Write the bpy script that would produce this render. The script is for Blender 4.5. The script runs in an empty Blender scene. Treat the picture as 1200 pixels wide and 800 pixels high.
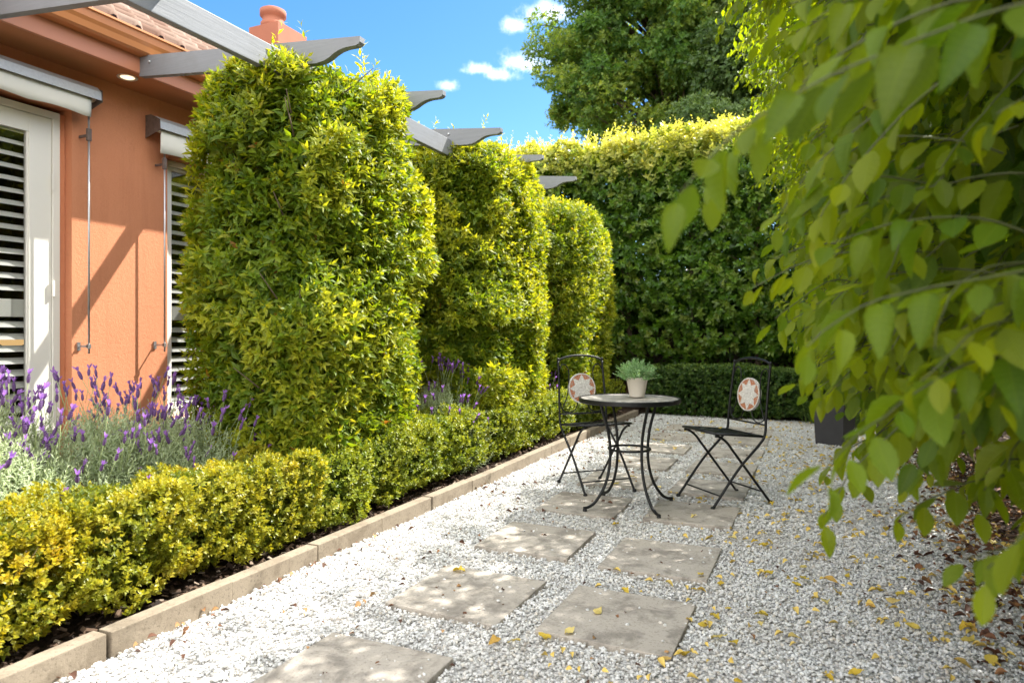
import bpy, bmesh, math, random
import numpy as np
from mathutils import Vector, Matrix, Quaternion
R = np.random.default_rng(11)
random.seed(5)
SC = bpy.context.scene
COL = SC.collection
rad = math.radians

# ------------------------------------------------------------------ helpers
def link(o, parent=None):
    COL.objects.link(o)
    if parent is not None:
        o.parent = parent
    return o

def tag(o, label=None, cat=None, group=None, kind=None):
    if label: o['label'] = label
    if cat: o['category'] = cat
    if group: o['group'] = group
    if kind: o['kind'] = kind
    return o

def empty(name, loc=(0, 0, 0), rz=0.0, label=None, cat=None, group=None):
    o = bpy.data.objects.new(name, None)
    o.empty_display_size = 0.1
    link(o)
    o.location = loc
    o.rotation_euler = (0, 0, rz)
    return tag(o, label, cat, group)

class MB:
    """collects simple solids into one mesh"""
    def __init__(s): s.v = []; s.f = []; s.m = []; s.sm = []
    def add(s, vs, fs, mi=0, smooth=False):
        b = len(s.v)
        s.v += [tuple(map(float, q)) for q in vs]
        s.f += [tuple(i + b for i in f) for f in fs]
        s.m += [mi] * len(fs); s.sm += [smooth] * len(fs)
        return s
    def box(s, x0, x1, y0, y1, z0, z1, mi=0, bev=0.0):
        if bev > 0:
            bm = bmesh.new()
            bmesh.ops.create_cube(bm, size=1)
            for v in bm.verts:
                v.co = Vector(((x0 + x1) / 2 + v.co.x * (x1 - x0), (y0 + y1) / 2 + v.co.y * (y1 - y0), (z0 + z1) / 2 + v.co.z * (z1 - z0)))
            bmesh.ops.bevel(bm, geom=bm.edges[:], offset=bev, segments=2, affect='EDGES', profile=0.6)
            bm.verts.index_update()
            s.add([v.co for v in bm.verts], [[v.index for v in f.verts] for f in bm.faces], mi)
            bm.free()
            return s
        vs = [(x, y, z) for x in (x0, x1) for y in (y0, y1) for z in (z0, z1)]
        fs = [(0, 1, 3, 2), (4, 6, 7, 5), (0, 4, 5, 1), (2, 3, 7, 6), (0, 2, 6, 4), (1, 5, 7, 3)]
        return s.add(vs, fs, mi)
    def prism(s, prof, axis, a0, a1, mi=0):
        """prof: list of 2-D points, extruded along axis 0/1/2"""
        n = len(prof); vs = []
        for a in (a0, a1):
            for p in prof:
                q = list(p); q.insert(axis, a); vs.append(q)
        fs = [tuple(range(n)), tuple(range(2 * n - 1, n - 1, -1))]
        fs += [(i, (i + 1) % n, (i + 1) % n + n, i + n) for i in range(n)]
        return s.add(vs, fs, mi)
    def tube(s, pts, r, seg=10, mi=0, flat=None):
        pts = [Vector(p) for p in pts]; n = len(pts)
        rs = r if isinstance(r, (list, tuple)) else [r] * n
        up = None; vs = []; fs = []
        for i in range(n):
            t = (pts[min(i + 1, n - 1)] - pts[max(i - 1, 0)]).normalized()
            if up is None:
                up = Vector((0, 0, 1)) if abs(t.z) < .9 else Vector((1, 0, 0))
            u = (up - t * up.dot(t)).normalized(); up = u; w = t.cross(u)
            for k in range(seg):
                a = 2 * math.pi * k / seg
                vs.append(pts[i] + (u * math.cos(a) + w * math.sin(a)) * rs[i])
        for i in range(n - 1):
            for k in range(seg):
                k2 = (k + 1) % seg
                fs.append((i * seg + k, i * seg + k2, (i + 1) * seg + k2, (i + 1) * seg + k))
        fs.append(tuple(range(seg - 1, -1, -1))); fs.append(tuple(range((n - 1) * seg, n * seg)))
        return s.add(vs, fs, mi, True)
    def lathe(s, prof, c=(0, 0, 0), seg=40, mi=0, smooth=True):
        vs = []; fs = []; n = len(prof)
        for (r, z) in prof:
            for k in range(seg):
                a = 2 * math.pi * k / seg
                vs.append((c[0] + r * math.cos(a), c[1] + r * math.sin(a), c[2] + z))
        for i in range(n - 1):
            for k in range(seg):
                k2 = (k + 1) % seg
                fs.append((i * seg + k, i * seg + k2, (i + 1) * seg + k2, (i + 1) * seg + k))
        return s.add(vs, fs, mi, smooth)
    def build(s, name, mats, parent=None):
        me = bpy.data.meshes.new(name)
        me.from_pydata(s.v, [], s.f)
        for m in (mats if isinstance(mats, (list, tuple)) else [mats]): me.materials.append(m)
        me.polygons.foreach_set('material_index', s.m)
        me.polygons.foreach_set('use_smooth', s.sm)
        bm = bmesh.new(); bm.from_mesh(me); bmesh.ops.recalc_face_normals(bm, faces=bm.faces[:]); bm.to_mesh(me); bm.free()
        me.update()
        return link(bpy.data.objects.new(name, me), parent)

def np_mesh(name, V, F, mats, attrs=None, smooth=False, midx=None):
    """V (n,3), F (m,k) uniform polygons"""
    me = bpy.data.meshes.new(name)
    n, (m, k) = len(V), F.shape
    me.vertices.add(n); me.vertices.foreach_set('co', np.ascontiguousarray(V, np.float32).ravel())
    me.loops.add(m * k); me.loops.foreach_set('vertex_index', np.ascontiguousarray(F, np.int32).ravel())
    me.polygons.add(m); me.polygons.foreach_set('loop_start', np.arange(m, dtype=np.int32) * k)
    me.polygons.foreach_set('use_smooth', np.full(m, smooth, bool))
    if midx is not None: me.polygons.foreach_set('material_index', midx.astype(np.int32))
    for mt in (mats if isinstance(mats, (list, tuple)) else [mats]): me.materials.append(mt)
    for an, av in (attrs or {}).items():
        at = me.attributes.new(an, 'FLOAT', 'POINT'); at.data.foreach_set('value', np.ascontiguousarray(av, np.float32))
    me.update(calc_edges=True)
    return me

def nrm(a): return a / np.maximum(np.linalg.norm(a, axis=-1, keepdims=True), 1e-9)

def vnoise(P, scale, seed=0):
    q = np.asarray(P, float) / scale + 100.0
    i = np.floor(q).astype(np.int64); f = q - i; f = f * f * (3 - 2 * f)
    out = np.zeros(len(q))
    for dx in (0, 1):
        for dy in (0, 1):
            for dz in (0, 1):
                h = ((i[:, 0] + dx) * 73856093) ^ ((i[:, 1] + dy) * 19349663) ^ ((i[:, 2] + dz) * 83492791) ^ (seed * 2654435761)
                h = (h ^ (h >> 13)) * 1274126177 & 0xffffffff
                h = (h ^ (h >> 16)) & 0xffff
                w = (f[:, 0] if dx else 1 - f[:, 0]) * (f[:, 1] if dy else 1 - f[:, 1]) * (f[:, 2] if dz else 1 - f[:, 2])
                out += w * h / 65535.0
    return out

# leaf shapes: (x across, y along, z up), faces as quads
def leaf_small(w=.2, fold=.06, droop=.12):
    v = np.array([(0, 0, 0), (-w, .42, fold), (0, .5, 0), (w, .42, fold), (0, 1, -droop)])
    return v, np.array([(0, 2, 4, 1), (0, 3, 4, 2)])
def leaf_grid(prof, fold=.1, droop=.2, serr=0.0):
    n = len(prof); V = []; F = []
    for i, w in enumerate(prof):
        y = i / (n - 1); z = -droop * y * y
        ww = w * (1 + (serr if i % 2 else -serr))
        V += [(-ww, y - (serr * .35 if i % 2 else 0), z + fold * ww * 2), (0, y, z), (ww, y - (serr * .35 if i % 2 else 0), z + fold * ww * 2)]
    for i in range(n - 1):
        a = i * 3
        F += [(a, a + 1, a + 4, a + 3), (a + 1, a + 2, a + 5, a + 4)]
    return np.array(V, float), np.array(F)
T_SMALL = leaf_small(.22)
T_NARROW = leaf_small(.15, .05, .18)
T_COL = leaf_small(.19, .06, .2)
T_ROUND = leaf_small(.32, .08, .08)
T_LOBE = (np.array([(0, 0, 0), (-.42, .30, .06), (-.2, .5, .02), (0, .55, 0), (.2, .5, .02), (.42, .30, .06), (-.18, .8, 0), (0, 1, -.12), (.18, .8, 0)]),
          np.array([(0, 3, 2, 1), (0, 5, 4, 3), (3, 7, 6, 2), (3, 4, 8, 7)]))
_w = [0.012, .095, .16, .21, .24, .252, .25, .232, .20, .15, .085, .004]
T_BIG = (leaf_grid(_w, .14, .16, .05), leaf_grid(_w, .42, .55, .06), leaf_grid([x * .9 for x in _w], .25, -.18, .05))
_m = [.01, .17, .25, .235, .14, .004]
T_MID = leaf_grid(_m, .14, .2)
T_MIDS = (T_MID, leaf_grid(_m, .4, .5), leaf_grid(_m, .2, -.15))

def leaves(P, D, N, S, tmpl, v, yg, wscale=None):
    tv, tf = tmpl
    n, m = len(P), len(tv)
    y = nrm(D); x = nrm(np.cross(y, N)); z = np.cross(x, y)
    S = np.asarray(S).reshape(n, 1, 1)
    tx = tv[None, :, 0:1] * (1 if wscale is None else np.asarray(wscale).reshape(n, 1, 1))
    V = P[:, None, :] + S * (tx * x[:, None, :] + tv[None, :, 1:2] * y[:, None, :] + tv[None, :, 2:3] * z[:, None, :])
    F = (tf[None] + (np.arange(n) * m)[:, None, None]).reshape(-1, tf.shape[1])
    at = {'v': np.repeat(v, m), 'yg': np.repeat(yg, m), 'lu': np.tile(tv[:, 0], n), 'lw': np.tile(tv[:, 1], n)}
    return V.reshape(-1, 3), F, at

def join(parts):
    Vs, Fs, A, o = [], [], {}, 0
    for V, F, at in parts:
        Vs.append(V); Fs.append(F + o); o += len(V)
        for k in at: A.setdefault(k, []).append(at[k])
    return np.concatenate(Vs), np.concatenate(Fs), {k: np.concatenate(x) for k, x in A.items()}

def sprigs(P, D, L, k, size, tmpl, yg, a0=75, a1=25, r=R, vbias=None):
    """a shoot at each P along D with k leaves spiralling round it"""
    n = len(P); D = nrm(D)
    h = np.where(np.abs(D[:, 2:3]) < .9, np.array([[0, 0, 1.]]), np.array([[1., 0, 0]]))
    A = nrm(np.cross(D, h)); B = np.cross(D, A)
    ph = r.uniform(0, 6.28, n)
    Ps, Ds, Ns, Ss, vs, ys = [], [], [], [], [], []
    base = r.uniform(0, 1, n) if vbias is None else vbias
    for j in range(k):
        f = (j + .4) / k
        ang = ph + j * 2.4 + r.normal(0, .3, n)
        rd = A * np.cos(ang)[:, None] + B * np.sin(ang)[:, None]
        al = np.radians(a0 + (a1 - a0) * f + r.normal(0, 10, n))[:, None]
        Ds.append(D * np.cos(al) + rd * np.sin(al) + np.array([0, 0, -.12]))
        Ns.append(D * np.sin(al) - rd * np.cos(al) + r.normal(0, .25, (n, 3)))
        Ps.append(P + D * (L * f)[:, None])
        Ss.append(size * r.uniform(.65, 1.15, n) * (1.0 - .45 * f * f))
        vs.append(np.clip(base * .6 + r.uniform(0, .4, n), 0, 1)); ys.append(np.clip(yg * (.55 + .7 * f), 0, 1))
    c = np.concatenate
    return leaves(c(Ps), c(Ds), c(Ns), c(Ss), tmpl, c(vs), c(ys))

def superbox(n, ctr, half, p, r=R, bottom=True, top_w=1.0, p2=None):
    a, b, h = half
    ar = np.array([b * h, b * h, a * h, a * h, a * b * top_w, a * b * (0.6 if bottom else 0)])
    face = r.choice(6, n, p=ar / ar.sum())
    q = r.uniform(-1, 1, (n, 3)); ax = face // 2
    q[np.arange(n), ax] = np.where(face % 2 == 0, 1, -1)
    if p2: s = ((np.abs(q[:, :2]) ** p).sum(1) ** (p2 / p) + np.abs(q[:, 2]) ** p2) ** (-1 / p2)
    else: s = (np.abs(q) ** p).sum(1) ** (-1 / p)
    q = q * s[:, None]
    N = nrm(np.sign(q) * np.abs(q) ** (p - 1) / np.array(half))
    return q * np.array(half) + np.array(ctr), N

def foliage_obj(name, parts, mat, parent=None, smooth=False):
    V, F, at = join(parts)
    return link(bpy.data.objects.new(name, np_mesh(name, V, F, mat, at, smooth)), parent)

# ------------------------------------------------------------------ materials
class NT:
    def __init__(s, name):
        s.mat = bpy.data.materials.new(name); s.mat.use_nodes = True
        s.t = s.mat.node_tree; s.t.nodes.clear()
        s.out = s.n('ShaderNodeOutputMaterial')
    def n(s, typ, ins=None, **kw):
        nd = s.t.nodes.new(typ)
        for k, v in kw.items(): setattr(nd, k, v)
        for k, v in (ins or {}).items(): s.i(nd, k, v)
        return nd
    def i(s, nd, k, v):
        sock = nd.inputs[k]
        if isinstance(v, bpy.types.NodeSocket): s.t.links.new(v, sock)
        elif isinstance(v, bpy.types.Node): s.t.links.new(v.outputs[0], sock)
        else:
            if sock.type == 'RGBA' and len(v) == 3: v = (*v, 1)
            sock.default_value = v
    def ramp(s, fac, stops, interp='LINEAR'):
        r = s.n('ShaderNodeValToRGB', {'Fac': fac}); cr = r.color_ramp; cr.interpolation = interp
        while len(cr.elements) < len(stops): cr.elements.new(0.5)
        for e, (p, c) in zip(cr.elements, stops): e.position = p; e.color = (*c, 1)
        return r.outputs[0]
    def mix(s, fac, a, b, blend='MIX'):
        m = s.n('ShaderNodeMix', data_type='RGBA', blend_type=blend)
        s.i(m, 0, fac); s.i(m, 6, a); s.i(m, 7, b)
        return m.outputs[2]
    def math(s, op, a, b=0.0, c=0.0, clamp=False):
        m = s.n('ShaderNodeMath', operation=op, use_clamp=clamp)
        s.i(m, 0, a); s.i(m, 1, b); s.i(m, 2, c)
        return m.outputs[0]
    def noise(s, scale, detail=4, rough=.55, vec=None, dist=0.0):
        d = {'Scale': scale, 'Detail': detail, 'Roughness': rough, 'Distortion': dist}
        if vec is not None: d['Vector'] = vec
        return s.n('ShaderNodeTexNoise', d).outputs['Fac']
    def obj(s): return s.n('ShaderNodeTexCoord').outputs['Object']
    def pos(s): return s.n('ShaderNodeNewGeometry').outputs['Position']
    def bump(s, h, strength=.3, dist=.01):
        return s.n('ShaderNodeBump', {'Height': h, 'Strength': strength, 'Distance': dist}).outputs[0]
    def pbr(s, color, rough=.5, metal=0.0, spec=.5, normal=None, **kw):
        d = {'Base Color': color, 'Roughness': rough, 'Metallic': metal, 'Specular IOR Level': spec}
        if normal is not None: d['Normal'] = normal
        d.update(kw)
        return s.n('ShaderNodeBsdfPrincipled', d)
    def fin(s, sh):
        s.t.links.new(sh.outputs[0] if isinstance(sh, bpy.types.Node) else sh, s.out.inputs['Surface']); return s.mat

def leaf_mat(name, stops, young, trans=.4, rough=.42, spec=.45, tint=(1.25, 1.2, .5), vein=False):
    t = NT(name)
    v = t.n('ShaderNodeAttribute', attribute_name='v').outputs['Fac']
    yg = t.n('ShaderNodeAttribute', attribute_name='yg').outputs['Fac']
    c = t.mix(yg, t.ramp(v, stops), young)
    nrmal = None
    if vein:
        lu = t.n('ShaderNodeAttribute', attribute_name='lu').outputs['Fac']
        lw = t.n('ShaderNodeAttribute', attribute_name='lw').outputs['Fac']
        au = t.math('ABSOLUTE', lu)
        sv = t.math('SINE', t.math('MULTIPLY', t.math('SUBTRACT', lw, t.math('MULTIPLY', au, .8)), 58.0))
        sv = t.math('POWER', t.math('MULTIPLY_ADD', sv, .5, .5), 5.0)
        mid = t.math('SUBTRACT', 1.0, t.math('MULTIPLY', au, 42.0), clamp=True)
        vn = t.math('MAXIMUM', t.math('MULTIPLY', sv, .45), mid)
        c = t.mix(t.math('MULTIPLY', vn, .35), c, t.mix(.5, c, (.30, .38, .08)))
        nrmal = t.bump(t.math('ADD', t.math('MULTIPLY', vn, -1.0), t.noise(60, 2, vec=t.obj())), .35, .002)
    b = t.pbr(c, rough, 0, spec, nrmal)
    tc = t.mix(1.0, c, (*tint,), 'MULTIPLY')
    tr = t.n('ShaderNodeBsdfTranslucent', {'Color': tc})
    if nrmal is not None: t.i(tr, 'Normal', nrmal)
    return t.fin(t.n('ShaderNodeMixShader', {0: trans, 1: b, 2: tr}))

M = {}
# lilly-pilly style columns: fresh mid green, lime tips, a few reddish old leaves
M['column'] = leaf_mat('column_leaf', [(0, (.065, .125, .012)), (.35, (.135, .225, .016)), (.7, (.23, .31, .02)), (.93, (.36, .37, .03)), (.975, (.33, .18, .04)), (1, (.27, .08, .03))], (.56, .56, .05), .54, rough=.45, spec=.4, tint=(1.45, 1.25, .3))
M['box_gold'] = leaf_mat('golden_box_leaf', [(0, (.12, .17, .015)), (.4, (.26, .27, .018)), (.8, (.42, .36, .02)), (1, (.55, .36, .03))], (.58, .48, .03), .4, tint=(1.2, 1.05, .3))
M['box_green'] = leaf_mat('green_box_leaf', [(0, (.07, .125, .014)), (.4, (.15, .215, .018)), (.8, (.25, .295, .025)), (1, (.36, .34, .04))], (.40, .43, .04), .4, tint=(1.25, 1.1, .35))
M['box_mid'] = leaf_mat('lime_box_leaf', [(0, (.10, .15, .015)), (.4, (.22, .25, .018)), (.8, (.36, .34, .025)), (1, (.48, .36, .04))], (.52, .47, .035), .4, tint=(1.25, 1.1, .35))
M['box_dark'] = leaf_mat('dark_box_leaf', [(0, (.03, .07, .015)), (.5, (.05, .11, .018)), (1, (.10, .17, .03))], (.18, .26, .04), .3)
M['hedge'] = leaf_mat('tall_hedge_leaf', [(0, (.045, .105, .016)), (.5, (.09, .19, .02)), (.9, (.17, .29, .028)), (1, (.26, .36, .035))], (.66, .62, .15), .5, .35, .5)
M['oak'] = leaf_mat('broad_tree_leaf', [(0, (.065, .15, .035)), (.5, (.115, .23, .045)), (.9, (.20, .32, .055)), (1, (.40, .38, .05))], (.40, .45, .07), .58)
M['dark_tree'] = leaf_mat('dark_tree_leaf', [(0, (.06, .11, .03)), (.5, (.09, .155, .04)), (1, (.14, .21, .055))], (.22, .29, .08), .45)
M['near'] = leaf_mat('overhanging_leaf', [(0, (.04, .085, .018)), (.3, (.085, .165, .016)), (.65, (.15, .235, .016)), (1, (.23, .285, .016))], (.30, .34, .014), .62, .46, .3, (1.8, 1.65, .22), True)
M['lav'] = leaf_mat('lavender_leaf', [(0, (.26, .31, .20)), (.5, (.38, .45, .28)), (1, (.50, .56, .38))], (.52, .58, .34), .3, .6, .2, (1.1, 1.15, .8))
M['herb'] = leaf_mat('herb_leaf', [(0, (.07, .18, .045)), (.5, (.14, .29, .09)), (1, (.28, .42, .20))], (.34, .48, .27), .3, .55, .3)

def simple(name, col, rough=.5, metal=0, spec=.5, var=0.0, scale=8, bump=0.0, bscale=120, bdist=.003):
    t = NT(name); p = t.obj()
    c = col
    if var: c = t.mix(t.noise(scale, 5, .6, p), tuple(x * (1 - var) for x in col), tuple(min(1, x * (1 + var)) for x in col))
    nn = t.bump(t.noise(bscale, 3, .6, p), bump, bdist) if bump else None
    return t.fin(t.pbr(c, rough, metal, spec, nn))

def stucco():
    t = NT('orange_render'); p = t.obj()
    c = t.mix(t.noise(1.6, 5, .6, p), (.545, .198, .097), (.635, .262, .142))
    c = t.mix(t.math('MULTIPLY', t.noise(90, 2, .5, p), .30), c, (.70, .34, .18))
    sk = t.n('ShaderNodeMapping', {'Vector': p, 'Scale': (6, 6, .5)}).outputs[0]
    c = t.mix(t.math('MULTIPLY', t.ramp(t.noise(2.2, 6, .65, sk), [(.48, (0, 0, 0)), (.78, (1, 1, 1))]), .24), c, (.38, .135, .065))
    zz = t.n('ShaderNodeSeparateXYZ', {'Vector': t.pos()}).outputs[2]
    sp = t.math('MULTIPLY', t.math('SUBTRACT', .75, zz, clamp=True), t.noise(14, 5, .7, p))
    c = t.mix(t.math('MULTIPLY', sp, 1.2, clamp=True), c, (.22, .12, .075))
    h = t.math('ADD', t.noise(150, 4, .65, p), t.math('MULTIPLY', t.noise(40, 3, .5, p), .7))
    return t.fin(t.pbr(c, .9, 0, .2, t.bump(h, .55, .006)))
M['stucco'] = stucco()
M['fascia'] = simple('terracotta_paint', (.50, .20, .11), .45, var=.08, scale=3, bump=.05)
M['chimney'] = simple('chimney_render', (.33, .12, .07), .85, var=.15, scale=5, bump=.4, bscale=90)
M['soffit'] = simple('soffit_paint', (.50, .20, .085), .7, var=.06, scale=2)
M['gutter'] = simple('gutter_paint', (.52, .20, .075), .35, var=.06, scale=2)
M['white'] = simple('cream_white_paint', (.78, .745, .68), .38, var=.03, scale=5)
M['slat'] = simple('shutter_white', (.88, .86, .81), .4)
M['grey_paint'] = simple('grey_timber_paint', (.20, .205, .225), .45, var=.10, scale=4, bump=.12, bscale=30)
def painted(name, sc):
    t = NT(name); p = t.n('ShaderNodeMapping', {'Vector': t.pos(), 'Scale': sc}).outputs[0]
    g = t.noise(5, 6, .7, p); c = t.mix(g, (.165, .17, .185), (.25, .255, .27))
    c = t.mix(t.math('MULTIPLY', t.ramp(t.noise(2.3, 5, .7, t.pos()), [(.52, (0, 0, 0)), (.7, (1, 1, 1))]), .35), c, (.14, .135, .13))
    return t.fin(t.pbr(c, .5, 0, .4, t.bump(g, .35, .004)))
M['grey_x'] = painted('grey_painted_rafter', (.7, 18, 18)); M['grey_y'] = painted('grey_painted_beam', (18, .7, 18))
M['iron'] = simple('black_wrought_iron', (.008, .008, .009), .42, 0.0, .35, var=.4, scale=30, bump=.15, bscale=200)
M['galv'] = None
def galv():
    t = NT('weathered_galvanised_steel'); p = t.obj()
    c = t.mix(t.noise(60, 5, .7, p), (.42, .43, .45), (.66, .67, .69))
    return t.fin(t.pbr(c, .5, .35, .5, t.bump(t.noise(80, 3, .6, p), .2, .002)))
M['galv'] = galv()
M['rust'] = simple('rusty_end_cap', (.14, .10, .085), .75, var=.6, scale=40, bump=.3)
M['canvas'] = simple('cream_canvas', (.80, .77, .70), .85, var=.04, scale=6, bump=.2, bscale=300, bdist=.001)
M['steel'] = simple('brushed_steel', (.52, .52, .53), .35, .8)
M['pot'] = simple('cream_clay_glaze', (.74, .68, .59), .6, var=.10, scale=14, bump=.1, bscale=60)
M['soil'] = simple('dark_soil', (.035, .025, .018), .95, var=.5, scale=40, bump=.8, bscale=60, bdist=.01)
M['planter'] = simple('charcoal_fibrestone', (.045, .043, .047), .75, var=.25, scale=12, bump=.2)
M['bark'] = simple('bark', (.12, .085, .055), .9, var=.5, scale=14, bump=.6, bscale=40, bdist=.01)
M['twig'] = simple('twig_bark', (.11, .085, .035), .7, var=.3, scale=30)
M['olive_twig'] = simple('olive_twig', (.075, .085, .028), .65, var=.3, scale=30)
M['greenstem'] = simple('lavender_stem', (.30, .36, .16), .7)
M['flower'] = simple('lavender_head', (.12, .055, .175), .8, var=.5, scale=120)
M['bract'] = None
def bract():
    t = NT('lavender_bract')
    b = t.pbr((.42, .22, .60), .6, 0, .2); tr = t.n('ShaderNodeBsdfTranslucent', {'Color': (.45, .2, .72, 1)})
    return t.fin(t.n('ShaderNodeMixShader', {0: .4, 1: b, 2: tr}))
M['bract'] = bract()
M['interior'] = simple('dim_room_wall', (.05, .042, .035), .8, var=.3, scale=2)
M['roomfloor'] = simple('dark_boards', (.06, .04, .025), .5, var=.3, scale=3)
def lit_bowl():
    t = NT('tan_lamp_bowl'); return t.fin(t.pbr((.62, .40, .18), .5, 0, .4, None, **{'Emission Color': (1, .62, .26, 1), 'Emission Strength': .28}))
M['tan'] = lit_bowl()
M['black'] = simple('matt_black', (.02, .02, .02), .5)

def glass():
    t = NT('window_glass')
    fr = t.n('ShaderNodeFresnel', {'IOR': 1.5})
    tr = t.n('ShaderNodeBsdfTransparent', {'Color': (.985, .99, .985, 1)}); gl = t.n('ShaderNodeBsdfGlossy', {'Color': (1, 1, 1, 1), 'Roughness': 0.0})
    return t.fin(t.n('ShaderNodeMixShader', {0: t.math('MULTIPLY_ADD', fr.outputs[0], .75, .0, clamp=True), 1: tr, 2: gl}))
M['glass'] = glass()

def concrete(name, base, dark, light, stain=.5, bs=.35):
    t = NT(name); p = t.pos()
    c = t.mix(t.noise(3.0, 6, .65, p), base, light)
    st = t.ramp(t.noise(6.5, 8, .72, p, .4), [(.47, (0, 0, 0)), (.60, (1, 1, 1))])
    c = t.mix(t.math('MULTIPLY', st, stain), c, dark)
    sp = t.ramp(t.noise(85, 3, .7, p), [(.55, (0, 0, 0)), (.68, (1, 1, 1))])
    c = t.mix(t.math('MULTIPLY', sp, .55), c, tuple(x * .35 for x in base))
    h = t.math('ADD', t.noise(45, 5, .7, p), t.math('MULTIPLY', t.noise(220, 2, .6, p), .5))
    return t.fin(t.pbr(c, .88, 0, .25, t.bump(h, bs, .006)))
M['paver'] = concrete('paver_concrete', (.415, .365, .31), (.165, .145, .125), (.49, .44, .385), .6)
M['kerb'] = concrete('kerb_concrete', (.235, .19, .14), (.13, .10, .07), (.30, .25, .19), .5, .3)

def gravel_base():
    t = NT('gravel_grit'); p = t.pos()
    vo = t.n('ShaderNodeTexVoronoi', {'Vector': p, 'Scale': 75.0})
    c = t.ramp(t.math('ADD', t.math('MULTIPLY', vo.outputs['Distance'], .9), t.math('MULTIPLY', t.noise(9, 4, .6, p), .2)), [(0, (.74, .73, .72)), (.45, (.60, .585, .57)), (.8, (.36, .335, .31))])
    return t.fin(t.pbr(c, .9, 0, .2, t.bump(t.math('MULTIPLY', vo.outputs['Distance'], -1.0), .9, .012)))
M['gravel_base'] = gravel_base()
def pebble():
    t = NT('white_quartz_pebble')
    v = t.n('ShaderNodeAttribute', attribute_name='v').outputs['Fac']
    c = t.ramp(v, [(0, (.30, .26, .22)), (.04, (.50, .47, .43)), (.14, (.58, .575, .56)), (.5, (.70, .70, .695)), (.8, (.79, .79, .78)), (.95, (.76, .71, .63)), (1, (.50, .44, .37))])
    c = t.mix(t.math('MULTIPLY', t.noise(130, 3, .6, t.pos()), .35), c, (.40, .39, .38))
    c = t.mix(t.math('MULTIPLY', t.ramp(t.noise(1.7, 4, .6, t.pos()), [(.42, (0, 0, 0)), (.66, (1, 1, 1))]), .30), c, (.42, .37, .31))
    return t.fin(t.pbr(c, .62, 0, .35))
M['pebble'] = pebble()
def mulch():
    t = NT('mulch_soil'); p = t.pos()
    c = t.ramp(t.noise(38, 6, .75, p), [(.3, (.012, .008, .006)), (.55, (.045, .028, .018)), (.8, (.11, .075, .05))])
    return t.fin(t.pbr(c, .95, 0, .2, t.bump(t.noise(55, 6, .7, p), 1.0, .02)))
M['mulch'] = mulch()
def chips():
    t = NT('bark_chip')
    v = t.n('ShaderNodeAttribute', attribute_name='v').outputs['Fac']
    return t.fin(t.pbr(t.ramp(v, [(0, (.02, .013, .01)), (.5, (.07, .042, .027)), (.85, (.16, .105, .07)), (1, (.34, .28, .22))]), .85, 0, .25))
M['chip'] = chips()
def litter():
    t = NT('dry_leaf')
    v = t.n('ShaderNodeAttribute', attribute_name='v').outputs['Fac']
    return t.fin(t.pbr(t.ramp(v, [(0, (.05, .022, .014)), (.5, (.12, .05, .026)), (.8, (.24, .11, .045)), (1, (.38, .22, .09))]), .7, 0, .3))
M['litter'] = litter()
def yellow():
    t = NT('yellow_fallen_leaf')
    rnd = t.n('ShaderNodeObjectInfo').outputs['Random']
    c = t.ramp(rnd, [(0, (.62, .42, .04)), (.4, (.72, .53, .07)), (.75, (.74, .60, .22)), (1, (.60, .36, .08))])
    c = t.mix(t.ramp(t.noise(55, 3, .6, t.obj()), [(.58, (0, 0, 0)), (.7, (1, 1, 1))]), c, (.35, .18, .05))
    b = t.pbr(c, .6, 0, .3); tr = t.n('ShaderNodeBsdfTranslucent', {'Color': c})
    return t.fin(t.n('ShaderNodeMixShader', {0: .25, 1: b, 2: tr}))
M['yellow'] = yellow()
def fence_mat():
    t = NT('weathered_palings'); p = t.obj()
    sx = t.n('ShaderNodeMapping', {'Vector': p, 'Scale': (9, 9, .6)}).outputs[0]
    c = t.ramp(t.noise(4, 6, .7, sx), [(.3, (.035, .026, .02)), (.6, (.075, .055, .042)), (.85, (.12, .092, .07))])
    return t.fin(t.pbr(c, .85, 0, .25, t.bump(t.noise(9, 5, .7, sx), .5, .01)))
M['fence'] = fence_mat()
def tile_mat():
    t = NT('pale_terracotta_tile')
    p = t.pos()
    v = t.n('ShaderNodeAttribute', attribute_name='v').outputs['Fac']
    c = t.ramp(v, [(0, (.15, .085, .06)), (.35, (.20, .13, .095)), (.7, (.25, .18, .14)), (1, (.30, .235, .19))])
    c = t.mix(t.math('MULTIPLY', t.noise(14, 5, .7, p), .6), c, (.16, .08, .055))
    return t.fin(t.pbr(c, .8, 0, .25, t.bump(t.noise(60, 3, .6, p), .25, .004)))
M['tile'] = tile_mat()
def mosaic(name, a, b):
    t = NT(name); p = t.obj()
    vo = t.n('ShaderNodeTexVoronoi', {'Vector': p, 'Scale': 62.0}, feature='DISTANCE_TO_EDGE')
    vc = t.n('ShaderNodeTexVoronoi', {'Vector': p, 'Scale': 62.0})
    c = t.mix(t.n('ShaderNodeSeparateColor', {'Color': vc.outputs['Color']}).outputs[0], a, b)
    g = t.ramp(vo.outputs['Distance'], [(.02, (0, 0, 0)), (.07, (1, 1, 1))])
    c = t.mix(g, (.42, .38, .34), c)
    return t.fin(t.pbr(c, .4, 0, .5, t.bump(g, .4, .002)))
M['mos_o'] = mosaic('orange_mosaic', (.40, .125, .05), (.50, .18, .075))
M['mos_w'] = mosaic('white_mosaic', (.60, .57, .54), (.74, .71, .67))
M['mos_top'] = mosaic('stone_table_mosaic', (.24, .22, .20), (.36, .33, .30))
def lens():
    t = NT('lamp_lens'); return t.fin(t.pbr((.8, .75, .65), .3, 0, .5, None, **{'Emission Color': (1, .80, .52, 1), 'Emission Strength': .55}))
M['lens'] = lens()

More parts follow.
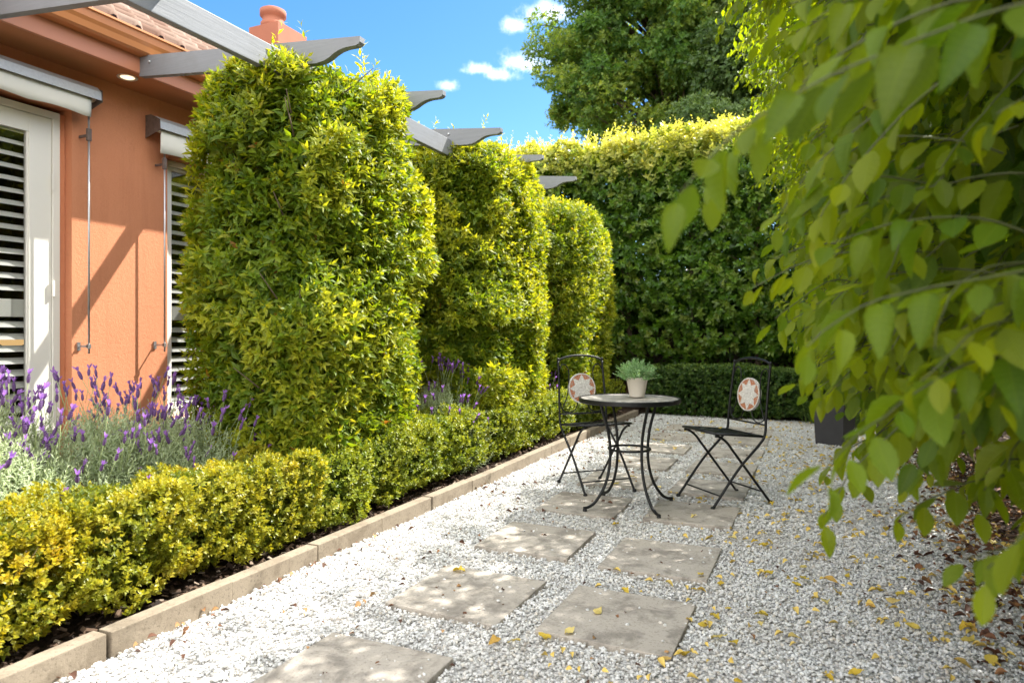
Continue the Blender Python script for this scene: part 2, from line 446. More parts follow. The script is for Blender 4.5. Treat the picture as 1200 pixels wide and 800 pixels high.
# ------------------------------------------------------------------ sun, sky, camera
SUN = Vector((1.0, 1.58, 2.3)).normalized()
EL = math.asin(SUN.z); AZ = math.atan2(SUN.x, SUN.y)
sun = bpy.data.lights.new('sun', 'SUN'); sun.energy = 4.5; sun.angle = rad(.55); sun.color = (1.0, .96, .89)
so = link(bpy.data.objects.new('sun', sun)); so.rotation_euler = (-SUN).to_track_quat('-Z', 'Y').to_euler(); so.location = (4, 6, 9)

F_PX, HX, CAMH = 800.0, 391.0, 1.13
TH = math.atan(358 / 800)
cam = bpy.data.cameras.new('camera'); cam.lens = 24.0; cam.sensor_width = 36.0; cam.shift_y = -9 / 1200
cam.clip_end = 3000; cam.clip_start = .02
cam.dof.use_dof = True; cam.dof.focus_distance = 3.8; cam.dof.aperture_fstop = 3.0; cam.dof.aperture_blades = 7
co = link(bpy.data.objects.new('camera', cam)); co.location = (0, 0, CAMH); co.rotation_euler = (rad(90), 0, TH)
SC.camera = co

def world():
    w = bpy.data.worlds.new('World'); SC.world = w; w.use_nodes = True
    nt = w.node_tree; nt.nodes.clear()
    N, L = nt.nodes, nt.links
    out = N.new('ShaderNodeOutputWorld'); bg = N.new('ShaderNodeBackground'); bg.inputs[1].default_value = .14
    sky = N.new('ShaderNodeTexSky'); sky.sky_type = 'NISHITA'; sky.sun_disc = False
    sky.sun_elevation = EL; sky.sun_rotation = AZ; sky.altitude = 50; sky.air_density = 1.0; sky.dust_density = .5; sky.ozone_density = 4.0
    tc = N.new('ShaderNodeTexCoord')
    hs = N.new('ShaderNodeHueSaturation'); hs.inputs['Saturation'].default_value = 1.24; hs.inputs['Value'].default_value = .65
    L.new(sky.outputs[0], hs.inputs['Color'])
    cur = hs.outputs[0]
    def m(op, a, b):
        x = N.new('ShaderNodeMath'); x.operation = op
        for k, q in ((0, a), (1, b)):
            if isinstance(q, bpy.types.NodeSocket): L.new(q, x.inputs[k])
            else: x.inputs[k].default_value = q
        return x.outputs[0]
    def vdot(vec):
        x = N.new('ShaderNodeVectorMath'); x.operation = 'DOT_PRODUCT'; L.new(tc.outputs['Generated'], x.inputs[0]); x.inputs[1].default_value = vec
        return x.outputs['Value']
    nz = N.new('ShaderNodeTexNoise'); nz.inputs['Scale'].default_value = 26; nz.inputs['Detail'].default_value = 10; nz.inputs['Roughness'].default_value = .7
    L.new(tc.outputs['Generated'], nz.inputs['Vector'])
    # small fair-weather clouds: azimuth (deg, + toward the east of the garden axis), elevation, half widths in deg
    clouds = [(-23.2, 21.6, 2.8, 1.25), (-25.0, 20.7, 2.0, .85), (-20.3, 25.1, 3.4, 1.2), (-23.7, 24.2, 1.5, .95), (-26.8, 21.1, 1.7, .65), (-29.5, 19.8, 1.4, .75),
              (14, 30, 5, 1.6), (40, 24, 6, 1.5), (-70, 32, 6, 1.8), (95, 28, 7, 2.0), (160, 30, 7, 2.2), (-120, 26, 6, 1.8)]
    for az, el, wx, wy in clouds:
        a, e = rad(az), rad(el)
        c = Vector((math.sin(a) * math.cos(e), math.cos(a) * math.cos(e), math.sin(e)))
        rt = Vector((math.cos(a), -math.sin(a), 0)); up = rt.cross(c)
        x = m('DIVIDE', vdot(rt), math.tan(rad(wx))); y = m('DIVIDE', vdot(up), math.tan(rad(wy)))
        y = m('ADD', m('MAXIMUM', y, 0.0), m('MULTIPLY', m('MINIMUM', y, 0.0), 1.5))
        r2 = m('SQRT', m('ADD', m('MULTIPLY', x, x), m('MULTIPLY', y, y)), 0)
        d = m('ADD', m('SUBTRACT', .92, r2), m('MULTIPLY', m('SUBTRACT', nz.outputs['Fac'], .5), 2.4))
        mr = N.new('ShaderNodeMapRange'); mr.interpolation_type = 'SMOOTHSTEP'; L.new(d, mr.inputs['Value'])
        mr.inputs['From Min'].default_value = 0.0; mr.inputs['From Max'].default_value = 1.35
        front = m('GREATER_THAN', vdot(c), 0.5)
        fac = m('MULTIPLY', m('MULTIPLY', mr.outputs[0], front), .93)
        mx = N.new('ShaderNodeMix'); mx.data_type = 'RGBA'; L.new(fac, mx.inputs[0]); L.new(cur, mx.inputs[6]); mx.inputs[7].default_value = (6.3, 6.4, 6.6, 1)
        cur = mx.outputs[2]
    # unseen bright cloud cover, added behind the viewpoint as fill for the shade
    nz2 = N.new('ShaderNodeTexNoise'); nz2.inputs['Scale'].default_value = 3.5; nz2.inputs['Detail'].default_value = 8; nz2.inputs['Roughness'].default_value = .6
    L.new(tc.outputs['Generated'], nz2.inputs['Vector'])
    fill_bank = Vector((.42, -.72, .5)).normalized()
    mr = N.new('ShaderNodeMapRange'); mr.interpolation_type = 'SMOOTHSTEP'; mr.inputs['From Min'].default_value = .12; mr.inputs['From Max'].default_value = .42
    L.new(m('ADD', vdot(fill_bank), m('MULTIPLY', m('SUBTRACT', nz2.outputs['Fac'], .5), 1.1)), mr.inputs['Value'])
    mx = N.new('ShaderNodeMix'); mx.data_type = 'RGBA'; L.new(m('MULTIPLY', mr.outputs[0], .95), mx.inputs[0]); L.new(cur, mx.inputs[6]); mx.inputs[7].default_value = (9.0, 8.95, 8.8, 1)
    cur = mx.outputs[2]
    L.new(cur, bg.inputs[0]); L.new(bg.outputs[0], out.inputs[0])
world()
vs = SC.view_settings; vs.view_transform = 'Standard'; vs.look = 'None'; vs.gamma = 1; vs.use_curve_mapping = False; vs.use_white_balance = True; vs.white_balance_temperature = 6450; vs.white_balance_tint = 8; vs.exposure = 1.60
cy = SC.cycles; cy.max_bounces = 7; cy.diffuse_bounces = 4; cy.glossy_bounces = 3; cy.transmission_bounces = 5; cy.transparent_max_bounces = 8; cy.sample_clamp_indirect = 6; cy.use_denoising = True
cy.caustics_reflective = False; cy.caustics_refractive = False

ORD = ['first', 'second', 'third', 'fourth', 'fifth', 'sixth', 'seventh', 'eighth', 'ninth', 'tenth', 'eleventh', 'twelfth', 'thirteenth', 'fourteenth', 'fifteenth', 'sixteenth', 'seventeenth', 'eighteenth', 'nineteenth', 'twentieth', 'twenty-first', 'twenty-second']
#BUILD
# ------------------------------------------------------------------ ground
def sheet(name, x0, x1, y0, y1, z, mat, nx=2, ny=2, amp=0, seed=0):
    xs, ys = np.linspace(x0, x1, nx), np.linspace(y0, y1, ny)
    X, Y = np.meshgrid(xs, ys, indexing='ij')
    P = np.stack([X.ravel(), Y.ravel(), np.full(X.size, float(z))], 1)
    if amp: P[:, 2] += amp * (vnoise(P, .35, seed) - .5) * 2
    i = np.arange(nx * ny).reshape(nx, ny)
    F = np.stack([i[:-1, :-1].ravel(), i[1:, :-1].ravel(), i[1:, 1:].ravel(), i[:-1, 1:].ravel()], 1)
    o = link(bpy.data.objects.new(name, np_mesh(name, P, F, mat, None, True)))
    return tag(o, kind='structure')
M['earth'] = simple('bare_earth', (.10, .085, .05), .95, var=.4, scale=.3, bump=.4, bscale=4, bdist=.05)
sheet('ground', -400, 400, -400, 400, -.06, M['earth'])
sheet('gravel_path', -2.28, 1.35, -1.5, 9.6, -.004, M['gravel_base'], 60, 180, .006, 2)
sheet('garden_bed', -4.6, -2.32, -1.5, 9.9, .045, M['mulch'], 60, 260, .02, 3)
sheet('planting_strip', .95, 2.6, -1.5, 9.6, .012, M['mulch'], 50, 240, .018, 5)
sheet('soil_border', -4.6, 2.6, 9.55, 11.4, .02, M['mulch'], 120, 40, .02, 7)

def pebbles(name, n, x0, x1, y0, y1, smin, smax, seed):
    r = np.random.default_rng(seed)
    t = (1 + 5 ** .5) / 2
    iv = nrm(np.array([(-1, t, 0), (1, t, 0), (-1, -t, 0), (1, -t, 0), (0, -1, t), (0, 1, t), (0, -1, -t), (0, 1, -t), (t, 0, -1), (t, 0, 1), (-t, 0, -1), (-t, 0, 1)], float))
    fc = np.array([(0, 11, 5), (0, 5, 1), (0, 1, 7), (0, 7, 10), (0, 10, 11), (1, 5, 9), (5, 11, 4), (11, 10, 2), (10, 7, 6), (7, 1, 8), (3, 9, 4), (3, 4, 2), (3, 2, 6), (3, 6, 8), (3, 8, 9), (4, 9, 5), (2, 4, 11), (6, 2, 10), (8, 6, 7), (9, 8, 1)])
    P = np.stack([r.uniform(x0, x1, n), r.uniform(y0, y1, n), np.zeros(n)], 1)
    s = smin + (smax - smin) * r.uniform(0, 1, n) ** 1.6
    keep = np.ones(n, bool)
    # thin out towards the planting strip
    keep &= r.uniform(0, 1, n) > np.clip((P[:, 0] - .62 - .25 * vnoise(P, .5, 4)) / .5, 0, .96)
    on = np.zeros(n, bool)
    for x_, ys_ in ((-.967, (2.37, 3.16, 4.07, 4.83, 5.61, 6.40, 7.2, 8.0)), (-1.637, (1.54, 2.36, 3.18, 4.03, 4.83, 5.63, 6.42, 7.22, 8.0))):
        for y_ in ys_: on |= (P[:, 0] > x_) & (P[:, 0] < x_ + .51) & (P[:, 1] > y_) & (P[:, 1] < y_ + .51)
    keep &= ~on | (r.uniform(0, 1, n) < .012)
    P, s, on = P[keep], s[keep], on[keep]; n = len(P)
    P[:, 2] = s * .12 + on * (.018 + s * .1) + np.where(on, 0, r.uniform(-.003, .009, n)) + .006 * (vnoise(P, .35, 2) - .5) * 2
    q = r.normal(size=(n, 4)); q /= np.linalg.norm(q, axis=1, keepdims=True)
    w, x, y, z = q.T
    Rm = np.stack([1 - 2 * (y * y + z * z), 2 * (x * y - z * w), 2 * (x * z + y * w), 2 * (x * y + z * w), 1 - 2 * (x * x + z * z), 2 * (y * z - x * w), 2 * (x * z - y * w), 2 * (y * z + x * w), 1 - 2 * (x * x + y * y)], 1).reshape(n, 3, 3)
    sc = np.stack([r.uniform(.75, 1.25, n), r.uniform(.6, 1.0, n), r.uniform(.45, .8, n)], 1)
    loc = iv[None] * r.uniform(.78, 1.2, (n, 12, 1)) * sc[:, None, :]
    V = np.einsum('nij,nkj->nki', Rm, loc) * (s[:, None, None] * .5)
    V[:, :, 2] *= .8
    V += P[:, None, :]
    F = (fc[None] + (np.arange(n) * 12)[:, None, None]).reshape(-1, 3)
    v = np.repeat(r.uniform(0, 1, n), 12)
    o = link(bpy.data.objects.new(name, np_mesh(name, V.reshape(-1, 3), F, M['pebble'], {'v': v}, False)))
    return tag(o, 'loose white and grey quartz gravel covering the path', 'gravel', kind='stuff')
pebbles('gravel', 78000, -2.25, 1.1, .9, 4.2, .009, .0215, 1)
pebbles('gravel', 64000, -2.25, 1.25, 4.2, 9.55, .012, .027, 2)

# ------------------------------------------------------------------ kerb and pavers
joint = 1.598 - .5455 * 2
for k in range(16):
    a = joint + k * .5465
    b = MB().box(-2.325, -2.256, a + .002, a + .5425, -.02, .085, bev=.004)
    o = b.build('kerb_block', M['kerb'])
    o.rotation_euler = (0, 0, random.uniform(-.002, .002)); o.location = (random.uniform(-.002, .002), 0, random.uniform(-.003, .003))
    tag(o, f'cream concrete edging block, {ORD[k]} from the camera in the row between hedge and gravel', 'kerb block', 'concrete edging blocks along the hedge')

def paver(cx, cy, rz, sx, sy, tilt):
    b = MB()
    nx = 9
    b.box(-sx / 2, sx / 2, -sy / 2, sy / 2, -.03, .02, bev=.004)
    o = b.build('paver', M['paver'])
    o.location = (cx, cy, .001 + random.uniform(-.002, .003)); o.rotation_euler = (tilt[0], tilt[1], rz)
    return o
rows_r = [1.56, 2.37, 3.16, 4.07, 4.83, 5.61, 6.40, 7.2, 8.0]
rows_l = [1.54, 2.36, 3.18, 4.03, 4.83, 5.63, 6.42, 7.22, 8.0]
NOTE_R = ['cut off by the bottom edge of the view', 'large and bare with a few yellow leaves', 'bare and clean', 'stained dark, under the table and front feet of the bare-seated chair', 'behind that chair', '', '', '', '']
for k in range(9):
    for (x0, y0, side) in ((-.967, rows_r[k], 'nearer the leafy trees'), (-1.637, rows_l[k], 'nearer the box hedge')):
        if k == 0 and side.endswith('trees'): continue
        o = paver(x0 + .255 + random.uniform(-.008, .008), y0 + .255, random.uniform(-.02, .02), .51, .51, (random.uniform(-.008, .008), random.uniform(-.008, .008)))
        tag(o, f'square concrete stepping stone, {ORD[k]} from the camera in the column {side}', 'paver', 'square stepping stones in the gravel')
#END_GROUND

# ------------------------------------------------------------------ table
def curve_pts(pts, n=14):
    """Catmull-Rom through pts"""
    P = [Vector(p) for p in pts]; P = [P[0] * 2 - P[1]] + P + [P[-1] * 2 - P[-2]]; out = []
    for i in range(1, len(P) - 2):
        for k in range(n):
            t = k / n
            out.append(.5 * ((2 * P[i]) + (P[i + 1] - P[i - 1]) * t + (2 * P[i - 1] - 5 * P[i] + 4 * P[i + 1] - P[i + 2]) * t * t + (3 * P[i] - P[i - 1] - 3 * P[i + 1] + P[i + 2]) * t ** 3))
    out.append(P[-2]); return out

TC = (-1.11, 4.335)
tb = empty('bistro_table', (*TC, .03), 0, 'round black iron bistro table with a stone mosaic top and curved legs', 'table')
MB().lathe([(0, .684), (.312, .684), (.312, .6815), (0, .6815)], seg=64, smooth=False).build('tabletop', M['mos_top'], tb)
MB().lathe([(.312, .688), (.323, .688), (.326, .684), (.326, .664), (.322, .66), (.0, .66), (0, .68), (.312, .68), (.312, .688)], seg=64, smooth=False).build('rim', M['iron'], tb)
for k in range(4):
    a = rad(45 + 90 * k + 2); ca, sa = math.cos(a), math.sin(a)
    prof = [(.215, .66), (.195, .60), (.158, .48), (.142, .36), (.150, .24), (.185, .13), (.245, .045), (.292, .014), (.335, .008)]
    b = MB().tube(curve_pts([(r_ * ca, r_ * sa, z) for r_, z in prof]), .0095, 10)
    leg = b.build('leg', M['iron'], tb)
    MB().lathe([(0, -.022), (.013, -.022), (.014, -.012), (.011, .0), (0, .0)], (.326 * ca, .326 * sa, .005), 12).build('foot', M['iron'], leg)
rg = MB(); rg.tube([(.133 * math.cos(x), .133 * math.sin(x), .36) for x in np.linspace(0, 2 * math.pi, 49)], .0075, 8); rg.build('ring', M['iron'], tb)

# pot of herbs
pl = empty('potted_herb', (-1.075, 4.40, .72), 0, 'bushy silver green herb in a cream clay pot on the table', 'pot plant')
MB().lathe([(0, 0), (.047, 0), (.049, .004), (.067, .108), (.071, .110), (.073, .128), (.069, .130), (.064, .128), (.062, .11), (.0, .108)], seg=40).build('pot', M['pot'], pl)
MB().lathe([(0, .113), (.063, .112)], seg=24).build('soil', M['soil'], pl)
n = 260
r0 = np.random.default_rng(3)
el = np.arccos(r0.uniform(-.12, 1, n)); az = r0.uniform(0, 6.28, n)
D = np.stack([np.sin(el) * np.cos(az), np.sin(el) * np.sin(az), np.cos(el) * .95 + .25], 1)
D[:, :2] *= .85; D = nrm(D); base = np.stack([r0.uniform(-.04, .04, n), r0.uniform(-.04, .04, n), np.full(n, .112)], 1)
Ls = r0.uniform(.055, .085, n)
foliage_obj('foliage', [sprigs(base + D * r0.uniform(.03, .07, n)[:, None], D + r0.normal(0, .15, (n, 3)), Ls, 16, .026, T_NARROW, r0.uniform(0, .6, n), 70, 25, r0)], M['herb'], pl)
st = MB()
for i in range(0, n, 4): st.tube([base[i], base[i] + D[i] * .1], .0014, 5)
st.build('stems', M['greenstem'], pl)

# ------------------------------------------------------------------ chairs
def make_chair(label, loc, rz):
    """local +y = the way the sitter faces, x = width"""
    c = empty('bistro_chair', loc, rz, label, 'chair', 'pair of black bistro chairs')
    w = .195
    for s in (-1, 1):
        # long leg: front foot -> seat rear -> backrest upright
        b = MB().tube(curve_pts([(s * w, .225, .004), (s * w, .03, .24), (s * w, -.125, .385), (s * w, -.175, .45), (s * w, -.185, .56), (s * w * .97, -.205, .74), (s * w * .95, -.228, .905)], 8), .0085, 10)
        lg = b.build('leg', M['iron'], c)
        MB().lathe([(0, -.004), (.014, -.004), (.015, .004), (.010, .016), (0, .018)], (s * w, .226, .0), 12).build('foot', M['iron'], lg)
        MB().lathe([(0, -.012), (.008, -.008), (.0105, .002), (.008, .012), (0, .016)], (s * w * .95, -.229, .915), 12).build('finial', M['iron'], lg)
        w2 = w - .021
        b = MB().tube(curve_pts([(s * w2, -.235, .004), (s * w2, -.06, .215), (s * w2, .055, .355), (s * w2, .105, .415), (s * w2, .16, .452), (s * w2, .19, .458)], 8), .0085, 10)
        lg = b.build('leg', M['iron'], c)
        MB().lathe([(0, -.004), (.014, -.004), (.015, .004), (.010, .016), (0, .018)], (s * w2, -.237, .0), 12).build('foot', M['iron'], lg)
    b = MB().tube([(-w, .165, .078), (w, .165, .078)], .0055, 8); b.build('front_stretcher', M['iron'], c)
    b = MB().tube([(-w + .021, -.175, .078), (w - .021, -.175, .078)], .0055, 8); b.build('rear_stretcher', M['iron'], c)
    # seat: frame and slightly wavy woven iron straps
    b = MB(); zf, zr = .475, .440
    fr = [(-w + .008, .195, zf), (w - .008, .195, zf), (w - .008, -.17, zr), (-w + .008, -.17, zr), (-w + .008, .195, zf)]
    for i in range(4): b.tube([fr[i], fr[i + 1]], .008, 8)
    seat = b.build('seat', M['iron'], c)
    b = MB()
    for i in range(9):
        y0 = -.155 + i * .0385
        xs = np.linspace(-w + .01, w - .01, 25)
        vs, fs = [], []
        for x in xs:
            for (dy, dz) in ((0, 0), (.034, 0), (.034, -.003), (0, -.003)):
                y = y0 + dy
                z = zr + (zf - zr) * (y + .17) / .365 + .0055 + .0035 * math.sin(x * 105 + i * math.pi) - .012 * math.cos(x / w * math.pi / 2)
                vs.append((x, y, z + dz))
        for k in range(24):
            for q in range(4): fs.append((k * 4 + q, k * 4 + (q + 1) % 4, k * 4 + 4 + (q + 1) % 4, k * 4 + 4 + q))
        b.add(vs, fs, 0, False)
    b.build('slats', M['iron'], seat)
    # backrest
    def bp(x, z):  # point in the backrest plane
        return Vector((x, -.183 - .046 * (z - .5) / .41, z))
    b = MB()
    b.tube([bp(-w * .96, .895)] + [bp(w * .96 * math.sin(q), .895 + .052 * math.cos(q)) for q in np.linspace(-1.45, 1.45, 25)] + [bp(w * .96, .895)], .0078, 10)
    bk = b.build('backrest', M['iron'], c)
    MB().tube([bp(-w * .985, .515), bp(w * .985, .515)], .006, 8).build('back_rail', M['iron'], c)
    b = MB()
    for s in (-1, 1):
        b.tube(curve_pts([bp(s * w * .93, .84), bp(s * w * .80, .878), bp(s * w * .62, .87), bp(s * w * .52, .82), bp(s * .112, .70), bp(s * .135, .62), bp(s * .176, .54)], 7), .0042, 7)
        b.tube(curve_pts([bp(s * .182, .60), bp(s * .168, .545), bp(s * .12, .523), bp(s * .066, .54), bp(s * .036, .60)], 7), .0042, 7)
    b.build('scrollwork', M['iron'], bk)
    # mosaic disc, its star let into the face on both sides
    dc = bp(0, .70); tilt = math.atan2(.046, .41)
    b = MB(); seg = 48; rr = .110
    vs = []; fs = []
    for y in (-.008, .008):
        for k in range(seg): vs.append((rr * math.cos(2 * math.pi * k / seg), y, rr * math.sin(2 * math.pi * k / seg)))
    fs = [tuple(range(seg)), tuple(range(2 * seg - 1, seg - 1, -1))] + [(k, (k + 1) % seg, seg + (k + 1) % seg, seg + k) for k in range(seg)]
    b.add(vs, fs)
    disc = b.build('medallion', M['mos_o'], c); disc.location = dc; disc.rotation_euler = (-tilt * -1, 0, 0)
    b = MB()
    for sgn in (-1, 1):
        y = sgn * .0105; pts = []
        for k in range(16):
            q = 2 * math.pi * k / 16 + math.pi / 2; ra = .104 if k % 2 == 0 else .064
            pts.append((ra * math.cos(q), y, ra * math.sin(q)))
        vs = [(0, y, 0)] + pts
        b.add(vs, [(0, 1 + k, 1 + (k + 1) % 16) for k in range(16)])
        b.add(pts + [(p[0], 0, p[2]) for p in pts], [(k, (k + 1) % 16, 16 + (k + 1) % 16, 16 + k) for k in range(16)])
        n_ = 48
        ring = []
        for ra in (.1045, .1125):
            ring += [(ra * math.cos(2 * math.pi * k / n_), sgn * .0095, ra * math.sin(2 * math.pi * k / n_)) for k in range(n_)]
        b.add(ring + [(p[0], 0, p[2]) for p in ring], [(k, (k + 1) % n_, n_ + (k + 1) % n_, n_ + k) for k in range(n_)] + [(n_ + k, n_ + (k + 1) % n_, 3 * n_ + (k + 1) % n_, 3 * n_ + k) for k in range(n_)] + [(k, (k + 1) % n_, 2 * n_ + (k + 1) % n_, 2 * n_ + k) for k in range(n_)])
    b.build('star', M['mos_w'], disc)
    return c
make_chair('black iron folding chair beside the leafy trees, a yellow leaf on its seat', (-.575, 4.765, .018), math.atan2(-.684, -.729) - math.pi / 2)
make_chair('black iron folding chair beside the box hedge, its star medallion partly behind the table top', (-1.478, 4.775, .020), math.atan2(-.70, .715) - math.pi / 2)
#END_FURN

# ------------------------------------------------------------------ planter by the trees
p = empty('planter', (.16, 7.75, 0), rad(-24), 'dark charcoal square planter on the gravel beneath the leafy trees', 'planter')
b = MB()
a0, a1, h = .135, .155, .42
outer = [(-1, -1), (1, -1), (1, 1), (-1, 1)]
vs = [(x * a0, y * a0, 0.0) for x, y in outer] + [(x * a1, y * a1, h) for x, y in outer] + [(x * (a1 - .03), y * (a1 - .03), h) for x, y in outer] + [(x * (a1 - .04), y * (a1 - .04), h - .05) for x, y in outer]
fs = [(3, 2, 1, 0)]
for L in range(3): fs += [(L * 4 + k, L * 4 + (k + 1) % 4, L * 4 + 4 + (k + 1) % 4, L * 4 + 4 + k) for k in range(4)]
b.add(vs, fs); b.build('pot', M['planter'], p)
MB().box(-a1 + .038, a1 - .038, -a1 + .038, a1 - .038, h - .09, h - .045).build('soil', M['soil'], p)

# ------------------------------------------------------------------ house
XW = -4.43
house = empty('house', (XW, 3.5, 0), 0, 'single storey orange rendered house with a pale terracotta tiled roof and white shuttered openings', 'house')
house_inv = Matrix.Translation((-XW, -3.5, 0))
def hp(o):
    o.matrix_parent_inverse = house_inv; return o
b = MB()
x0, x1 = XW - .14, XW
D0, D1, DT = .55, 2.885, 2.585
W0, W1, WB, WT = 3.60, 5.25, .50, 2.45
b.box(x0, x1, -2.0, D0, 0, 2.95); b.box(x0, x1, D0, D1, DT, 2.95); b.box(x0, x1, D1, W0, 0, 2.95)
b.box(x0, x1, W0, W1, WT, 2.95); b.box(x0, x1, W0, W1, 0, WB); b.box(x0, x1, W1, 11.5, 0, 2.95)
hp(b.build('wall', M['stucco'], house))
hp(MB().box(XW + .002, -4.082, -2, 11.5, 2.85, 2.862).build('soffit', M['soffit'], house))
hp(MB().box(-4.08, -4.055, -2, 11.5, 2.835, 3.0, bev=.004).build('fascia', M['fascia'], house))
prof = [(-4.052, 2.94), (-3.985, 2.94), (-3.965, 2.95), (-3.955, 2.985), (-3.94, 3.005), (-3.935, 3.045), (-3.92, 3.05), (-3.92, 3.062), (-3.945, 3.062), (-3.948, 3.05), (-3.97, 2.96), (-4.04, 2.955), (-4.04, 3.05), (-4.052, 3.05)]
hp(MB().prism(prof, 1, -2, 11.5).build('gutter', M['gutter'], house))
# tiled roof: rolls along the slope, stepped in courses
def tiled_roof():
    slope = math.atan(.60); cl = math.cos(slope); sl = math.sin(slope)
    course = .30; roll = .165; npc = 8
    ny = int(13.5 / roll) * npc; ys = np.linspace(-2, -2 + int(13.5 / roll) * roll, ny + 1)
    Vs, Fs, vv = [], [], []; off = 0
    for cidx in range(20):
        for (ss, lift) in ((cidx * course - .01, .030), ((cidx + 1) * course + .03, .0)):
            Y = ys; ph = (Y + 2) / roll
            fr = ph - np.floor(ph)
            hgt = np.where(fr < .62, .058 * np.sin(np.pi * fr / .62), -.008 * np.sin(np.pi * (fr - .62) / .38)) + lift
            x = -4.0 - ss * cl - hgt * sl * -1; z = 3.055 + ss * sl + hgt * cl
            Vs.append(np.stack([x, Y, z], 1))
            r_ = np.random.default_rng(int(cidx + 50)); tv = r_.uniform(0, 1, int(ph.max()) + 2)
            vv.append(tv[np.floor(ph + 1e-6).astype(int)])
        # front butt edge
        i = np.arange(ny)
        Fs.append(np.stack([off + i, off + i + 1, off + ny + 1 + i + 1, off + ny + 1 + i], 1))
        e = Vs[-2].copy(); e[:, 2] -= .03; Vs.append(e); vv.append(vv[-2])
        o2 = off + 2 * (ny + 1)
        Fs.append(np.stack([o2 + i, o2 + i + 1, off + i + 1, off + i], 1))
        off += 3 * (ny + 1)
    me = np_mesh('roof', np.concatenate(Vs), np.concatenate(Fs), M['tile'], {'v': np.concatenate(vv)}, True)
    o = link(bpy.data.objects.new('roof', me), house); return hp(o)
roof = tiled_roof()
# chimney
b = MB().box(-7.55, -7.0, 7.50, 8.1, 4.2, 5.58, bev=.006)
ch = b.build('chimney', M['chimney'], roof)
b = MB().lathe([(.13, 0), (.17, .02), (.175, .09), (.15, .11), (.15, .18), (.185, .20), (.185, .28), (.15, .30), (.12, .29), (.12, .05)], (-7.30, 7.72, 5.578), 32)
b.build('chimney_pot', M['chimney'], ch)
# downlight
dl = hp(MB().lathe([(.045, 0), (.062, -.004), (.064, 0), (.045, .003)], (-4.23, 3.13, 2.8495), 32).build('downlight', M['white'], house))
MB().lathe([(0, -.010), (.03, -.007), (.044, -.0005)], (-4.23, 3.13, 2.8495), 32).build('lens', M['lens'], dl)
# room behind the openings
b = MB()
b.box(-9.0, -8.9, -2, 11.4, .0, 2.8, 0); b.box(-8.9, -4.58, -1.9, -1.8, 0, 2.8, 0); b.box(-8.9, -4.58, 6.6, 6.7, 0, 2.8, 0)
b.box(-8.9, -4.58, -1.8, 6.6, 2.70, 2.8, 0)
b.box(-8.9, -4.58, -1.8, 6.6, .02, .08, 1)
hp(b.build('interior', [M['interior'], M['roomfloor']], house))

def opening(name, y0, y1, z0, z1, leaf_splits, rail_z, door):
    xf = XW - .055   # outer face of the frame
    b = MB(); f = .045
    b.box(xf - .06, xf, y0, y0 + f, z0, z1 - f, bev=.003); b.box(xf - .06, xf, y1 - f, y1, z0, z1 - f, bev=.003); b.box(xf - .06, xf, y0, y1, z1 - f, z1, bev=.003)
    b.box(xf - .06, xf + .01, y0, y1, z0 - .03 if not door else z0 - .001, z0 + .02, bev=.003)
    part = hp(b.build(name, M['white'], house))
    ys = [y0 + f] + leaf_splits + [y1 - f]
    sash = MB(); pane = MB(); sh = MB(); hg = MB()
    st = .135 if door else .028
    for a, c in zip(ys[:-1], ys[1:]):
        a += .003; c -= .003
        zb = z0 + .022; zt = z1 - f - .003
        bt = .22 if door else .055
        sash.box(xf - .05, xf - .012, a, a + st, zb, zt, bev=.003); sash.box(xf - .05, xf - .012, c - st, c, zb, zt, bev=.003)
        sash.box(xf - .049, xf - .013, a + st, c - st, zt - st * .85, zt, bev=.003); sash.box(xf - .049, xf - .013, a + st, c - st, zb, zb + bt, bev=.003)
        # glazing bead
        gb = .012
        sash.box(xf - .045, xf - .02, a + st, a + st + gb, zb + bt, zt - st * .85); sash.box(xf - .045, xf - .02, c - st - gb, c - st, zb + bt, zt - st * .85)
        pane.box(xf - .036, xf - .032, a + st + gb, c - st - gb, zb + bt, zt - st * .85)
        # plantation shutter behind the glass
        xs = xf - .062
        ya, yc = (a + st - .03, c - st + .03) if door else (a + .035, c - .035)
        sh.box(xs - .025, xs, ya - .05, ya, zb, zt, bev=.003); sh.box(xs - .025, xs, yc, yc + .05, zb, zt, bev=.003)
        sh.box(xs - .025, xs, ya, yc, rail_z - .055, rail_z + .055, bev=.003)
        z = zb + .08
        while z < zt - .03:
            if abs(z - rail_z) > .075:
                cs, sn = math.cos(rad(37)), math.sin(rad(37)); xc = xs - .012
                pr = [(-.032, 0), (-.012, .0045), (.012, .0045), (.032, 0), (.012, -.0045), (-.012, -.0045)]
                sh.prism([(xc + u_ * cs + w_ * sn, z - u_ * sn + w_ * cs) for u_, w_ in pr], 1, ya, yc)
            z += .0755
        if door:
            for hz in (1.42, 2.1, .5): MB().box(xf + .0, xf + .012, c - .006, c + .008, hz - .05, hz + .05, bev=.002).build('hinge', M['white'], part)
    sash.build('sash', M['white'], part); pane.build('pane', M['glass'], part); sh.build('shutter', M['slat'], part)
    return part
opening('door', D0 + .002, D1 - .04, .03, 2.555, [1.75], 1.29, True)
opening('window', W0 + .01, W1 - .01, WB + .03, WT - .005, [], 1.29, False)
b = MB().box(XW - .13, XW + .05, W0 - .03, W1 + .03, WB - .045, WB - .002, bev=.004); hp(b.build('window_sill', M['white'], house))
# reveal lining between door frame and wall is the wall itself; narrow filler behind the frame edge
hp(MB().box(XW - .137, XW - .065, D1 - .041, D1 - .003, .0, DT - .032).build('jamb', M['stucco'], house))
